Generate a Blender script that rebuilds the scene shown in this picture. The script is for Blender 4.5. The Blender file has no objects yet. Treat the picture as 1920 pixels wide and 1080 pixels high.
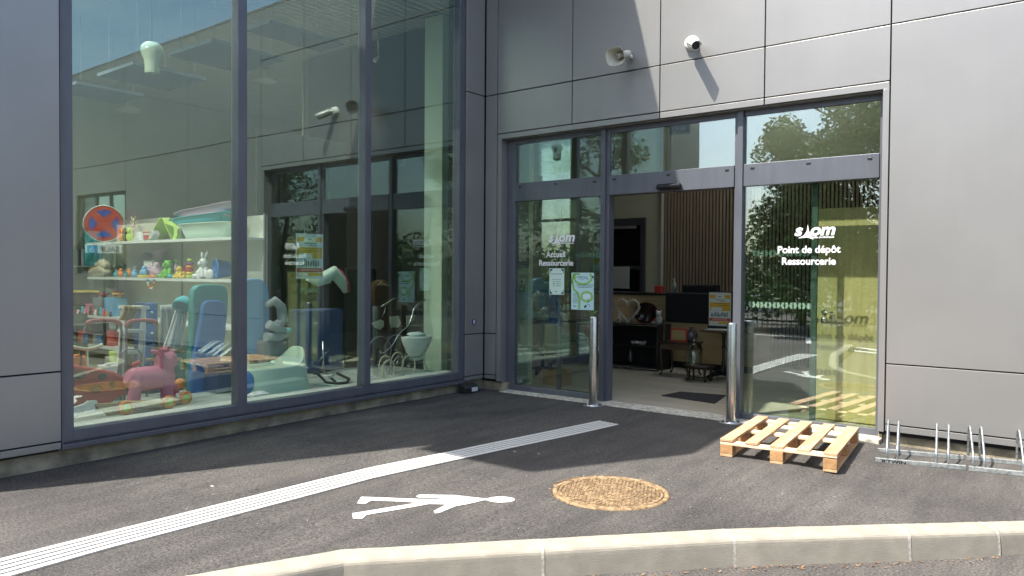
import bpy, bmesh, math, random
from mathutils import Vector, Matrix
R = math.radians
random.seed(7)
SC = bpy.context.scene
COL = SC.collection

# ------------------------------------------------------------ camera
CAM = Vector((6.2045, -7.4083, 1.48))
yaw, pitch, roll = R(-37.8347), R(-1.157), R(0.3952)
FWD = Vector((math.sin(yaw)*math.cos(pitch), math.cos(yaw)*math.cos(pitch), math.sin(pitch)))
_rt = FWD.cross(Vector((0, 0, 1))).normalized(); _up = _rt.cross(FWD)
RT = _rt*math.cos(roll) + _up*math.sin(roll)
UP = -_rt*math.sin(roll) + _up*math.cos(roll)
FOC = 1425.11
cd = bpy.data.cameras.new("camera"); cam = bpy.data.objects.new("camera", cd); COL.objects.link(cam)
cd.sensor_width = 36; cd.lens = FOC/1920*36; cd.clip_end = 600; cd.clip_start = 0.05
cam.matrix_world = Matrix(((RT.x, UP.x, -FWD.x, CAM.x), (RT.y, UP.y, -FWD.y, CAM.y), (RT.z, UP.z, -FWD.z, CAM.z), (0, 0, 0, 1)))
SC.camera = cam

# ------------------------------------------------------------ world, sun, exposure
SUN_EL = R(61); SUN_AZ = (-0.434, -0.901)                     # horizontal direction towards the sun
w = bpy.data.worlds.new("World"); SC.world = w; w.use_nodes = True
nt = w.node_tree; bg = nt.nodes["Background"]
sky = nt.nodes.new("ShaderNodeTexSky"); sky.sky_type = 'NISHITA'; sky.sun_disc = False
sky.sun_elevation = SUN_EL; sky.sun_rotation = math.atan2(SUN_AZ[0], SUN_AZ[1])
sky.air_density = 1.0; sky.dust_density = 2.5; sky.ozone_density = 1.0
nt.links.new(sky.outputs[0], bg.inputs[0]); bg.inputs[1].default_value = 0.132
sl = bpy.data.lights.new("sun", 'SUN'); sl.energy = 3.7; sl.angle = R(0.55); sl.color = (1.0, 0.955, 0.88)
sun = bpy.data.objects.new("sun", sl); COL.objects.link(sun)
sdir = Vector((SUN_AZ[0]*math.cos(SUN_EL), SUN_AZ[1]*math.cos(SUN_EL), math.sin(SUN_EL)))
sun.rotation_euler = sdir.to_track_quat('Z', 'Y').to_euler(); sun.location = (-6, -12, 20)
SC.view_settings.view_transform = 'Standard'; SC.view_settings.look = 'None'
SC.view_settings.exposure = 1.46; SC.view_settings.gamma = 1
SC.cycles.max_bounces = 10; SC.cycles.transparent_max_bounces = 24; SC.cycles.glossy_bounces = 6
SC.cycles.sample_clamp_indirect = 6; SC.cycles.caustics_reflective = False; SC.cycles.caustics_refractive = False

# ------------------------------------------------------------ helpers
def at(px, py, ax, val):
    """where the sight line through a photo point meets the real plane x/y/z = val"""
    d = FWD + RT*((px-960)/FOC) + UP*((540-py)/FOC)
    i = 'xyz'.index(ax)
    return CAM + d*((val-CAM[i])/d[i])

def smooth(a, b, x):
    t = max(0, min(1, (x-a)/(b-a))); return t*t*(3-2*t)
def gz(x, y):
    return -0.045*smooth(4.25, 4.95, x)*smooth(-2.4, -1.3, y) - 0.03*smooth(-2, -5.5, y)*smooth(4.5, 2.5, x)
def ag(px, py):
    p = at(px, py, 'z', 0)
    for _ in range(4): p = at(px, py, 'z', gz(p.x, p.y))
    return p

def bev(o, w_=0.004, s=2):
    m = o.modifiers.new("bevel", 'BEVEL'); m.width = w_; m.segments = s; m.limit_method = 'ANGLE'; m.angle_limit = R(40)
    return o

class MB:
    def __init__(s): s.v = []; s.f = []; s.sm = []
    def add(s, vs, fs, smooth_=False):
        n = len(s.v); s.v += [Vector(a) for a in vs]; s.f += [tuple(i+n for i in f) for f in fs]; s.sm += [smooth_]*len(fs); return s
    def box(s, x0, x1, y0, y1, z0, z1):
        a = [(x, y, z) for z in (z0, z1) for y in (y0, y1) for x in (x0, x1)]
        return s.add(a, [(0, 2, 3, 1), (4, 5, 7, 6), (0, 1, 5, 4), (2, 6, 7, 3), (0, 4, 6, 2), (1, 3, 7, 5)])
    def obox(s, c, sx, sy, sz, rot=None):
        """oriented box; c is the centre, rot a rotation matrix or z angle"""
        M = Matrix.Rotation(rot, 3, 'Z') if isinstance(rot, (int, float)) else (rot or Matrix.Identity(3))
        a = [Vector(c) + M @ Vector((x*sx/2, y*sy/2, z*sz/2)) for z in (-1, 1) for y in (-1, 1) for x in (-1, 1)]
        return s.add(a, [(0, 2, 3, 1), (4, 5, 7, 6), (0, 1, 5, 4), (2, 6, 7, 3), (0, 4, 6, 2), (1, 3, 7, 5)])
    def beam(s, p, q, wd, th):
        """bar from p to q, width wd (horizontal), thickness th"""
        p = Vector(p); q = Vector(q); d = (q-p).normalized()
        h = d.cross(Vector((0, 0, 1)));
        if h.length < 1e-3: h = Vector((1, 0, 0))
        h.normalize(); u = h.cross(d)
        a = [b + h*(i*wd/2) + u*(j*th/2) for b in (p, q) for i, j in ((-1, -1), (1, -1), (1, 1), (-1, 1))]
        return s.add(a, [(0, 1, 2, 3), (7, 6, 5, 4), (0, 4, 5, 1), (1, 5, 6, 2), (2, 6, 7, 3), (3, 7, 4, 0)])
    def tube(s, pts, r, n=10, closed=False):
        pts = [Vector(p) for p in pts]; m = len(pts); rr = r if isinstance(r, (list, tuple)) else [r]*m
        rings = []; prev = None
        for i, p in enumerate(pts):
            if closed: t = pts[(i+1) % m]-pts[i-1]
            else: t = pts[min(i+1, m-1)]-pts[max(i-1, 0)]
            t.normalize()
            if prev is None:
                prev = t.orthogonal().normalized()
            nrm = (prev - t*prev.dot(t)).normalized(); prev = nrm; b = t.cross(nrm)
            rings.append([p + (nrm*math.cos(2*math.pi*k/n) + b*math.sin(2*math.pi*k/n))*rr[i] for k in range(n)])
        vs = [v for g in rings for v in g]; fs = []
        for i in range(m if closed else m-1):
            j = (i+1) % m
            for k in range(n): fs.append((i*n+k, i*n+(k+1) % n, j*n+(k+1) % n, j*n+k))
        s.add(vs, fs, True)
        if not closed:
            s.add(rings[0], [tuple(range(n))[::-1]]); s.add(rings[-1], [tuple(range(n))])
        return s
    def cyl(s, p, q, r, r2=None, n=20): return s.tube([p, q], [r, r if r2 is None else r2], n)
    def lathe(s, prof, o, n=28, axis=(0, 0, 1), sx=1, sy=1, cap=True):
        ax = Vector(axis).normalized()
        if abs(ax.z) > .99: a = Vector((1, 0, 0)); b = Vector((0, 1, 0))
        else: a = ax.cross(Vector((0, 0, 1))).normalized(); b = ax.cross(a)
        o = Vector(o); vs = []
        for r, h in prof:
            for k in range(n):
                t = 2*math.pi*k/n; vs.append(o + ax*h + a*(r*sx*math.cos(t)) + b*(r*sy*math.sin(t)))
        fs = [(i*n+k, i*n+(k+1) % n, (i+1)*n+(k+1) % n, (i+1)*n+k) for i in range(len(prof)-1) for k in range(n)]
        s.add(vs, fs, True)
        if cap:
            if prof[0][0] > 1e-4: s.add(vs[:n], [tuple(range(n))[::-1]])
            if prof[-1][0] > 1e-4: s.add(vs[-n:], [tuple(range(n))])
        return s
    def ball(s, c, rx, ry=None, rz=None, n=14, m=9, rot=None):
        ry = rx if ry is None else ry; rz = rx if rz is None else rz
        M = rot or Matrix.Identity(3); c = Vector(c); vs = []
        for i in range(m+1):
            ph = math.pi*i/m
            for k in range(n):
                t = 2*math.pi*k/n
                vs.append(c + M @ Vector((rx*math.sin(ph)*math.cos(t), ry*math.sin(ph)*math.sin(t), rz*math.cos(ph))))
        fs = [(i*n+k, (i+1)*n+k, (i+1)*n+(k+1) % n, i*n+(k+1) % n) for i in range(m) for k in range(n)]
        return s.add(vs, fs, True)
    def prism(s, poly, o, u, v, th):
        """flat outline poly (list of 2D points) laid out on axes u, v from o and given thickness th along u x v"""
        o = Vector(o); u = Vector(u); v = Vector(v); nn = u.cross(v).normalized()*th
        a = [o + u*p[0] + v*p[1] for p in poly]; n = len(a)
        s.add(a + [p+nn for p in a], [tuple(range(n))[::-1], tuple(range(n, 2*n))] + [(i, (i+1) % n, n+(i+1) % n, n+i) for i in range(n)])
        return s
    def sheet(s, grid, th=None):
        """grid of points -> surface"""
        nr = len(grid); nc = len(grid[0]); vs = [p for r in grid for p in r]
        return s.add(vs, [(i*nc+j, i*nc+j+1, (i+1)*nc+j+1, (i+1)*nc+j) for i in range(nr-1) for j in range(nc-1)], True)
    def empty(s): return not s.v

def rootloc(p):
    while p.parent: p = p.parent
    return p.location
def tag(o, label=None, cat=None, group=None, kind=None):
    if label: o['label'] = label
    if cat: o['category'] = cat
    if group: o['group'] = group
    if kind: o['kind'] = kind
    return o
def obj(name, mb, mat, parent=None, label=None, cat=None, group=None, kind=None, b=0, fix=True):
    me = bpy.data.meshes.new(name)
    if parent: L = rootloc(parent).copy()
    else:
        xs = [v.x for v in mb.v]; ys = [v.y for v in mb.v]; zs = [v.z for v in mb.v]
        L = Vector(((min(xs)+max(xs))/2, (min(ys)+max(ys))/2, min(zs)))
    me.from_pydata([tuple(v-L) for v in mb.v], [], mb.f)
    me.polygons.foreach_set('use_smooth', mb.sm); me.materials.append(mat)
    if fix:
        bm = bmesh.new(); bm.from_mesh(me); bmesh.ops.remove_doubles(bm, verts=bm.verts, dist=1e-5)
        bmesh.ops.recalc_face_normals(bm, faces=bm.faces); bm.to_mesh(me); bm.free()
    me.update()
    o = bpy.data.objects.new(name, me); COL.objects.link(o)
    if parent: o.parent = parent
    else: o.location = L
    if b: bev(o, b)
    return tag(o, label, cat, group, kind)
def thing(name, label, cat, loc, group=None):
    o = bpy.data.objects.new(name, None); COL.objects.link(o); o.location = loc; o.empty_display_size = .1
    return tag(o, label, cat, group)
def copy_tree(o, parent=None):
    c = o.copy(); COL.objects.link(c); c.parent = parent
    for ch in [q for q in bpy.data.objects if q.parent == o]: copy_tree(ch, c)
    return c

# text -> mesh verts/faces
def text_mesh(body, size, bold=0.0, align='CENTER', shear=0.0, spacing=1.0):
    cu = bpy.data.curves.new("t", 'FONT'); cu.body = body; cu.size = size; cu.offset = bold; cu.align_x = align
    cu.shear = shear; cu.space_character = spacing; cu.resolution_u = 4; cu.fill_mode = 'FRONT'
    o = bpy.data.objects.new("t", cu); COL.objects.link(o)
    dg = bpy.context.evaluated_depsgraph_get(); dg.update()
    me = o.evaluated_get(dg).to_mesh()
    vs = [v.co.copy() for v in me.vertices]; fs = [tuple(p.vertices) for p in me.polygons]
    o.evaluated_get(dg).to_mesh_clear(); bpy.data.objects.remove(o); bpy.data.curves.remove(cu)
    return vs, fs
def add_text(mb, body, o, u, v, size, bold=0.0, align='CENTER', shear=0.0, spacing=1.0, sx=1.0, off=0.0):
    vs, fs = text_mesh(body, size, bold, align, shear, spacing)
    o = Vector(o); u = Vector(u); v = Vector(v); n = u.cross(v).normalized()*off
    mb.add([o + u*(p.x*sx) + v*p.y + n for p in vs], fs)

# ------------------------------------------------------------ materials
MATS = {}
def mat(name, col, rough=0.6, metal=0.0, noise=0.0, nscale=20, bump=0.0, bscale=60, spec=0.5, coat=0.0, col2=None, detail=4, dist=0.1):
    if name in MATS: return MATS[name]
    m = bpy.data.materials.new(name); m.use_nodes = True; n = m.node_tree.nodes; l = m.node_tree.links
    p = n["Principled BSDF"]; p.inputs["Base Color"].default_value = (*col, 1); p.inputs["Roughness"].default_value = rough
    p.inputs["Metallic"].default_value = metal; p.inputs["Specular IOR Level"].default_value = spec; p.inputs["Coat Weight"].default_value = coat
    tc = n.new("ShaderNodeTexCoord")
    if noise or col2:
        nz = n.new("ShaderNodeTexNoise"); nz.inputs["Scale"].default_value = nscale; nz.inputs["Detail"].default_value = detail
        l.new(tc.outputs["Object"], nz.inputs["Vector"])
        rp = n.new("ShaderNodeValToRGB"); rp.color_ramp.elements[0].position = 0.35; rp.color_ramp.elements[1].position = 0.65
        a = [c*(1-noise) for c in col]; b = list(col2) if col2 else [min(1, c*(1+noise)) for c in col]
        rp.color_ramp.elements[0].color = (*a, 1); rp.color_ramp.elements[1].color = (*b, 1)
        l.new(nz.outputs["Fac"], rp.inputs[0]); l.new(rp.outputs[0], p.inputs["Base Color"])
    if bump:
        nb = n.new("ShaderNodeTexNoise"); nb.inputs["Scale"].default_value = bscale; nb.inputs["Detail"].default_value = 3
        l.new(tc.outputs["Object"], nb.inputs["Vector"])
        bp = n.new("ShaderNodeBump"); bp.inputs["Strength"].default_value = bump; bp.inputs["Distance"].default_value = dist*.1
        l.new(nb.outputs["Fac"], bp.inputs["Height"]); l.new(bp.outputs[0], p.inputs["Normal"])
    MATS[name] = m; return m
def glassmat(name, f0, tint, gcol=(1, 1, 1)):
    m = bpy.data.materials.new(name); m.use_nodes = True; n = m.node_tree.nodes; l = m.node_tree.links
    n.remove(n["Principled BSDF"]); out = n["Material Output"]
    lw = n.new("ShaderNodeLayerWeight"); lw.inputs[0].default_value = 0.5
    pw = n.new("ShaderNodeMath"); pw.operation = 'POWER'; pw.inputs[1].default_value = 5.0; l.new(lw.outputs["Facing"], pw.inputs[0])
    ma = n.new("ShaderNodeMath"); ma.operation = 'MULTIPLY_ADD'; ma.inputs[1].default_value = 1-f0; ma.inputs[2].default_value = f0; l.new(pw.outputs[0], ma.inputs[0])
    t = n.new("ShaderNodeBsdfTransparent"); t.inputs[0].default_value = (*tint, 1)
    g = n.new("ShaderNodeBsdfGlossy"); g.inputs["Roughness"].default_value = 0.0; g.inputs["Color"].default_value = (*gcol, 1)
    tc = n.new("ShaderNodeTexCoord"); nb = n.new("ShaderNodeTexNoise"); nb.inputs["Scale"].default_value = 1.1; nb.inputs["Detail"].default_value = 1
    l.new(tc.outputs["Object"], nb.inputs["Vector"]); bp = n.new("ShaderNodeBump"); bp.inputs["Strength"].default_value = 0.06; bp.inputs["Distance"].default_value = 0.02
    l.new(nb.outputs["Fac"], bp.inputs["Height"]); l.new(bp.outputs[0], g.inputs["Normal"])
    mx = n.new("ShaderNodeMixShader"); l.new(ma.outputs[0], mx.inputs[0]); l.new(t.outputs[0], mx.inputs[1]); l.new(g.outputs[0], mx.inputs[2])
    l.new(mx.outputs[0], out.inputs[0]); MATS[name] = m; return m

GL_A = glassmat("shop_glass", 0.142, (0.88, 0.965, 0.93), (0.86, 1.0, 0.92))
GL_B = glassmat("door_glass", 0.18, (0.91, 0.955, 0.89), (0.90, 0.97, 1.0))
GL_C = glassmat("clear_glass", 0.05, (0.93, 0.97, 0.95))

def asphalt(name, c, c2, worn):
    m = bpy.data.materials.new(name); m.use_nodes = True; n = m.node_tree.nodes; l = m.node_tree.links
    p = n["Principled BSDF"]; tc = n.new("ShaderNodeTexCoord")
    def nz(s, d=2, r=.5):
        q = n.new("ShaderNodeTexNoise"); q.inputs["Scale"].default_value = s; q.inputs["Detail"].default_value = d; q.inputs["Roughness"].default_value = r
        l.new(tc.outputs["Object"], q.inputs["Vector"]); return q
    big = nz(0.7, 6, .6); sm_ = nz(70, 3, .65)
    vo = n.new("ShaderNodeTexVoronoi"); vo.inputs["Scale"].default_value = 120; l.new(tc.outputs["Object"], vo.inputs["Vector"])
    r1 = n.new("ShaderNodeValToRGB"); r1.color_ramp.elements[0].position = .3; r1.color_ramp.elements[1].position = .72
    r1.color_ramp.elements[0].color = (*c, 1); r1.color_ramp.elements[1].color = (*c2, 1); l.new(big.outputs["Fac"], r1.inputs[0])
    mp = n.new("ShaderNodeMapping"); mp.inputs["Scale"].default_value = (5.5, .9, 1); mp.inputs["Rotation"].default_value = (0, 0, .5); l.new(tc.outputs["Object"], mp.inputs[0])
    stn = n.new("ShaderNodeTexNoise"); stn.inputs["Scale"].default_value = 1.0; stn.inputs["Detail"].default_value = 8; stn.inputs["Roughness"].default_value = .7; l.new(mp.outputs[0], stn.inputs["Vector"])
    rs = n.new("ShaderNodeValToRGB"); rs.color_ramp.elements[0].position = .40; rs.color_ramp.elements[1].position = .74; rs.color_ramp.elements[0].color = (.88, .88, .88, 1); rs.color_ramp.elements[1].color = (1.45, 1.42, 1.38, 1); l.new(stn.outputs["Fac"], rs.inputs[0])
    ms = n.new("ShaderNodeMixRGB"); ms.blend_type = 'MULTIPLY'; ms.inputs[0].default_value = 1; l.new(r1.outputs[0], ms.inputs[1]); l.new(rs.outputs[0], ms.inputs[2]); r1 = ms
    r2 = n.new("ShaderNodeValToRGB"); r2.color_ramp.elements[0].position = .32; r2.color_ramp.elements[1].position = .7
    r2.color_ramp.elements[0].color = (.38, .38, .38, 1); r2.color_ramp.elements[1].color = (worn, worn*.98, worn*.95, 1); l.new(sm_.outputs["Fac"], r2.inputs[0])
    mx = n.new("ShaderNodeMixRGB"); mx.blend_type = 'MULTIPLY'; mx.inputs[0].default_value = 1; l.new(r1.outputs[0], mx.inputs[1]); l.new(r2.outputs[0], mx.inputs[2])
    r3 = n.new("ShaderNodeValToRGB"); r3.color_ramp.elements[0].position = .0; r3.color_ramp.elements[1].position = .12
    sp = nz(260, 1); r3.color_ramp.elements[0].position = .70; r3.color_ramp.elements[1].position = .78; l.new(sp.outputs["Fac"], r3.inputs[0])
    mx2 = n.new("ShaderNodeMixRGB"); l.new(r3.outputs[0], mx2.inputs[0]); l.new(mx.outputs[0], mx2.inputs[1]); mx2.inputs[2].default_value = (.24, .22, .19, 1)
    l.new(mx2.outputs[0], p.inputs["Base Color"]); p.inputs["Roughness"].default_value = .85; p.inputs["Specular IOR Level"].default_value = .3
    bp = n.new("ShaderNodeBump"); bp.inputs["Strength"].default_value = .9; bp.inputs["Distance"].default_value = .006
    l.new(sm_.outputs["Fac"], bp.inputs["Height"]); b2 = n.new("ShaderNodeBump"); b2.inputs["Strength"].default_value = .5; b2.inputs["Distance"].default_value = .003
    l.new(vo.outputs["Distance"], b2.inputs["Height"]); l.new(bp.outputs[0], b2.inputs["Normal"]); l.new(b2.outputs[0], p.inputs["Normal"])
    return m
ASPH = asphalt("asphalt_walk", (.046, .044, .0425), (.084, .0795, .0755), 1.8)
ROAD = asphalt("asphalt_road", (.06, .056, .053), (.092, .086, .08), 1.8)

def wood(name, a, b, scale=6, rough=.6, axis=0, knots=False):
    m = bpy.data.materials.new(name); m.use_nodes = True; n = m.node_tree.nodes; l = m.node_tree.links
    p = n["Principled BSDF"]; tc = n.new("ShaderNodeTexCoord"); mp = n.new("ShaderNodeMapping")
    sc = [scale*6]*3; sc[axis] = scale*.4; mp.inputs["Scale"].default_value = sc; l.new(tc.outputs["Object"], mp.inputs[0])
    q = n.new("ShaderNodeTexNoise"); q.inputs["Scale"].default_value = 1; q.inputs["Detail"].default_value = 5; q.inputs["Distortion"].default_value = .6; l.new(mp.outputs[0], q.inputs["Vector"])
    r = n.new("ShaderNodeValToRGB"); r.color_ramp.elements[0].position = .32; r.color_ramp.elements[1].position = .68
    r.color_ramp.elements[0].color = (*a, 1); r.color_ramp.elements[1].color = (*b, 1); l.new(q.outputs["Fac"], r.inputs[0]); l.new(r.outputs[0], p.inputs["Base Color"])
    bp = n.new("ShaderNodeBump"); bp.inputs["Strength"].default_value = .25; bp.inputs["Distance"].default_value = .002; l.new(q.outputs["Fac"], bp.inputs["Height"]); l.new(bp.outputs[0], p.inputs["Normal"])
    p.inputs["Roughness"].default_value = rough; MATS[name] = m; return m

PANEL = mat("cladding_panel", (.320, .314, .302), .40, 0.5, noise=.04, nscale=1.3, bump=.05, bscale=3)
JOINT = mat("joint_shadow_gap", (.015, .013, .013), .8)
FRAME = mat("frame_slate_paint", (.122, .130, .150), .38, 0.2, noise=.06, nscale=3)
PLINTH = mat("plinth_render", (.36, .31, .21), .9, noise=.3, nscale=6, bump=.5, bscale=80)
CONC = mat("kerb_concrete", (.33, .30, .24), .9, noise=.10, nscale=9, bump=.3, bscale=220, detail=8)
MORTAR = mat("kerb_mortar", (.42, .39, .33), .9, noise=.2, nscale=60, bump=.4)
SILLST = mat("threshold_stone", (.50, .46, .37), .9, noise=.35, nscale=22, bump=.6, bscale=90, col2=(.62, .6, .52))
WHITEP = mat("white_road_paint", (.74, .73, .69), .6, noise=.10, nscale=75, bump=.5, bscale=120)
TACT = mat("tactile_resin", (.64, .625, .58), .55, noise=.12, nscale=55, bump=.2, bscale=90)
PINE = wood("pallet_pine", (.5, .29, .14), (.66, .43, .24), 5)
PINEL = wood("pallet_pine_pale", (.60, .44, .28), (.74, .58, .40), 5)
PINEB = wood("pallet_block", (.38, .20, .08), (.50, .29, .13), 8, axis=1)
STEEL = mat("brushed_steel", (.58, .57, .55), .22, 1.0, noise=.05, nscale=40)
GALV = mat("galvanised_steel", (.42, .45, .46), .38, .85, noise=.3, nscale=35)
for _w in (PINE, PINEL, PINEB): pass
GALVB = mat("galvanised_bar", (.36, .38, .36), .5, .6, noise=.3, nscale=30)
BLACK = mat("black_plastic", (.018, .018, .02), .4)
WHITE = mat("white_plastic", (.75, .75, .73), .35)
IVORY = mat("ivory_plastic", (.56, .55, .46), .4, noise=.1, nscale=9)
WVIN = mat("white_vinyl", (.86, .86, .86), .5)
RUST = mat("rusty_iron", (.23, .145, .07), .85, .1, noise=.35, nscale=26, bump=.5, bscale=70, col2=(.38, .26, .14), detail=10)
RUSTD = mat("rusty_iron_recess", (.17, .115, .07), .9, noise=.4, nscale=30, col2=(.31, .225, .13), detail=8)
WALLI = mat("interior_plaster", (.42, .43, .33), .9, noise=.05, nscale=2)
CREAM = mat("cream_panel", (.60, .60, .50), .6, noise=.04, nscale=4)
SHELFW = mat("shelf_enamel", (.70, .72, .68), .5)
FLOORI = wood("vinyl_floor_pale_oak", (.36, .33, .26), (.50, .46, .37), 1.5, .35, 0)
CEIL = mat("ceiling_tile", (.55, .56, .52), .9, noise=.04, nscale=3)
DARKW = wood("dark_wood", (.025, .014, .009), (.06, .032, .018), 5, .4, 2)
PLY = wood("pale_plywood", (.42, .29, .15), (.54, .40, .23), 3, .5, 0)
YWOOD = wood("door_oak_veneer", (.58, .49, .22), (.70, .61, .31), 4, .5, 2)
SLAT = wood("slat_oak", (.22, .18, .125), (.32, .265, .19), 6, .6, 2)
DARK = mat("dark_fabric", (.02, .02, .022), .95)

def streak(m, lo, hi, sc=(7, 7, .45), pos=(.35, .7)):
    n = m.node_tree.nodes; l = m.node_tree.links; p = n["Principled BSDF"]; src = p.inputs["Base Color"].links[0].from_socket
    tc = n.new("ShaderNodeTexCoord"); mp = n.new("ShaderNodeMapping"); mp.inputs["Scale"].default_value = sc; l.new(tc.outputs["Object"], mp.inputs[0])
    q = n.new("ShaderNodeTexNoise"); q.inputs["Scale"].default_value = 1; q.inputs["Detail"].default_value = 6; q.inputs["Roughness"].default_value = .65; l.new(mp.outputs[0], q.inputs["Vector"])
    r = n.new("ShaderNodeValToRGB"); r.color_ramp.elements[0].position, r.color_ramp.elements[1].position = pos; r.color_ramp.elements[0].color = (lo, lo, lo, 1); r.color_ramp.elements[1].color = (hi, hi, hi*.99, 1); l.new(q.outputs["Fac"], r.inputs[0])
    mx = n.new("ShaderNodeMixRGB"); mx.blend_type = 'MULTIPLY'; mx.inputs[0].default_value = 1; l.new(src, mx.inputs[1]); l.new(r.outputs[0], mx.inputs[2]); l.new(mx.outputs[0], p.inputs["Base Color"])
streak(PANEL, .985, 1.012); streak(PLINTH, .6, 1.1, (3, 3, 9)); streak(CONC, .90, 1.04, (2.5, 2.5, 6)); streak(FRAME, .92, 1.08, (12, 12, 2))
def plain(name, c, r=.55, **k): return mat("col_"+name, c, r, **k)
RED = plain('red', (.50, .05, .04)); PINK = plain('pink', (.72, .22, .33), .8, noise=.06, nscale=8); HOTP = plain('hot_pink', (.60, .05, .18), .8)
TEAL = plain('teal', (.07, .32, .30)); CYAN = plain('cyan', (.08, .46, .52)); BLUE = plain('blue', (.06, .20, .50)); DBLUE = plain('dark_blue', (.03, .06, .16))
SKYB = plain('sky_blue', (.18, .42, .68)); GREEN = plain('green', (.18, .50, .06)); LIME = plain('lime', (.45, .65, .10)); YEL = plain('yellow', (.80, .58, .10))
ORG = plain('orange', (.80, .26, .05)); LILAC = plain('lilac', (.60, .42, .52)); MINT = plain('mint', (.55, .70, .58)); GREY = plain('grey', (.22, .23, .24), .9)
LGREY = plain('light_grey', (.50, .52, .50), .9); BROWN = plain('brown', (.10, .055, .03), .9); TAN = plain('tan', (.42, .30, .13), .9); CREAMF = plain('cream_fabric', (.66, .60, .42), .9)
BEIGE = plain('beige', (.55, .48, .34), .9); PURP = plain('purple', (.25, .08, .30))

# ============================================================ GROUND
CONNER = Vector((0, 0, 0))
Z1, Z2, Z3, Z4, Z5, ZT = 3.704, 3.207, 0.709, 0.187, 0.13, 5.78
J = [0.201, 1.313, 2.432, 3.560, 4.686]
ROOFZ = 5.78
g = MB(); g.sheet([[Vector((x, y, -0.155)) for x in (-160, -60, -10, 0, 5, 15, 60, 160)] for y in (-200, -60, -20, -8, -3, 0.0, 40, 160)])
obj('ground', g, ROAD, kind='structure')
kerb = [Vector((1.9, -9.5, 0)), Vector((2.25, -7.0, 0))] + [ag(*p) for p in ((350, 1080), (640, 1031), (1010, 1011), (1355, 992), (1675, 983), (1835, 979), (1920, 977))]
kerb += [Vector((6.55, -1.35, -.045)), Vector((7.6, -1.05, -.045)), Vector((16, -1.0, -.045))]
def polyline(pts, n):
    L = [0]
    for a, b in zip(pts, pts[1:]): L.append(L[-1]+(b-a).length)
    out = []
    for i in range(n):
        s = L[-1]*i/(n-1); k = 0
        while k < len(L)-2 and L[k+1] < s: k += 1
        out.append(pts[k].lerp(pts[k+1], (s-L[k])/(L[k+1]-L[k])))
    return out
outer = polyline(kerb, 150); inner = polyline([Vector((0.0, -9.5, 0)), Vector((0.0, 0.02, 0)), Vector((16, 0.02, 0))], 150)
grid = []
for k in range(31):
    t = k/30; row = []
    for a, b in zip(inner, outer):
        p = a.lerp(b, t); e = min(t, 1-t)
        p = Vector((p.x, p.y, gz(p.x, p.y)))
        p.z += 0.001*math.sin(p.x*2.1+1)*math.sin(p.y*1.7)*min(1, e*8)
        row.append(p)
    grid.append(row)
# carry the walk under the wall plinths
for row in (inner,): pass
grid = [[p + (Vector((-.12, 0, 0)) if i < 60 else Vector((0, .14, 0))) for i, p in enumerate(grid[0])]] + grid
g = MB(); g.sheet(grid); obj('pavement', g, ASPH, kind='structure')

# kerb stones, each its own
KW, KH = .165, .15
def kerb_stone(a, b, lab, first, last):
    d = (b-a).normalized(); nrm = Vector((d.y, -d.x, 0)); a = a + d*.004; b = b - d*.004
    prof = [(0, -KH-.05), (0, -.002), (.004, .003), (KW-.040, .002), (KW-.028, -.001), (KW-.018, -.007), (KW-.010, -.016), (KW-.006, -.028), (KW-.004, -.045), (KW+.008, -KH-.05)]
    m = MB(); n = 14; rng = random.Random(lab)
    gr = []
    for i in range(n+1):
        p = a.lerp(b, i/n)
        gr.append([p + nrm*u + Vector((0, 0, v+rng.uniform(-.0012, .0012))) for u, v in prof])
    nc = len(prof); vs = [q for r in gr for q in r]
    m.add(vs, [(i*nc+j, (i+1)*nc+j, (i+1)*nc+j+1, i*nc+j+1) for i in range(n) for j in range(nc-1)], False)
    m.add(gr[0], [tuple(range(nc))]); m.add(gr[-1], [tuple(range(nc))[::-1]])
    t = obj('kerb_stone', m, CONC, None, lab, 'kerb stone', 'kerb stones edging the asphalt walk')
    j = MB(); ce = sum((nrm*u+Vector((0, 0, v)) for u, v in prof), Vector())/len(prof)
    def ringp(k): return [b + d*k + ce + (nrm*u+Vector((0, 0, v))-ce)*1.006 + nrm*.001 for u, v in prof]
    q, q2 = ringp(-.008), ringp(.010)
    j.add(q+q2, [(i, i+1, nc+i+1, nc+i) for i in range(nc-1)])
    obj('mortar_joint', j, MORTAR, t)
KLAB = {1: 'pale kerb stone at the bottom left edge, leading up to the angle in the kerb', 2: 'pale kerb stone just right of the angle, below the painted walking figure',
        3: 'pale kerb stone in front of the rusty manhole cover', 4: 'pale kerb stone with rust staining and dry leaves along its foot',
        5: 'short scuffed kerb stone between the stained stone and the last joints', 6: 'short pale kerb stone at the right edge of the view', 0: 'kerb stone beyond the lower left corner, nearest the corner of the building',
        7: 'kerb stone in front of the bike racks, past the right edge', 8: 'kerb stone where the kerb bends round past the bike racks', 9: 'kerb stone running along the wall beyond the bend', 10: 'last kerb stone along the wall'}
for i in range(len(kerb)-2):
    kerb_stone(kerb[i], kerb[i+1], KLAB[i], i == 0, False)

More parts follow.
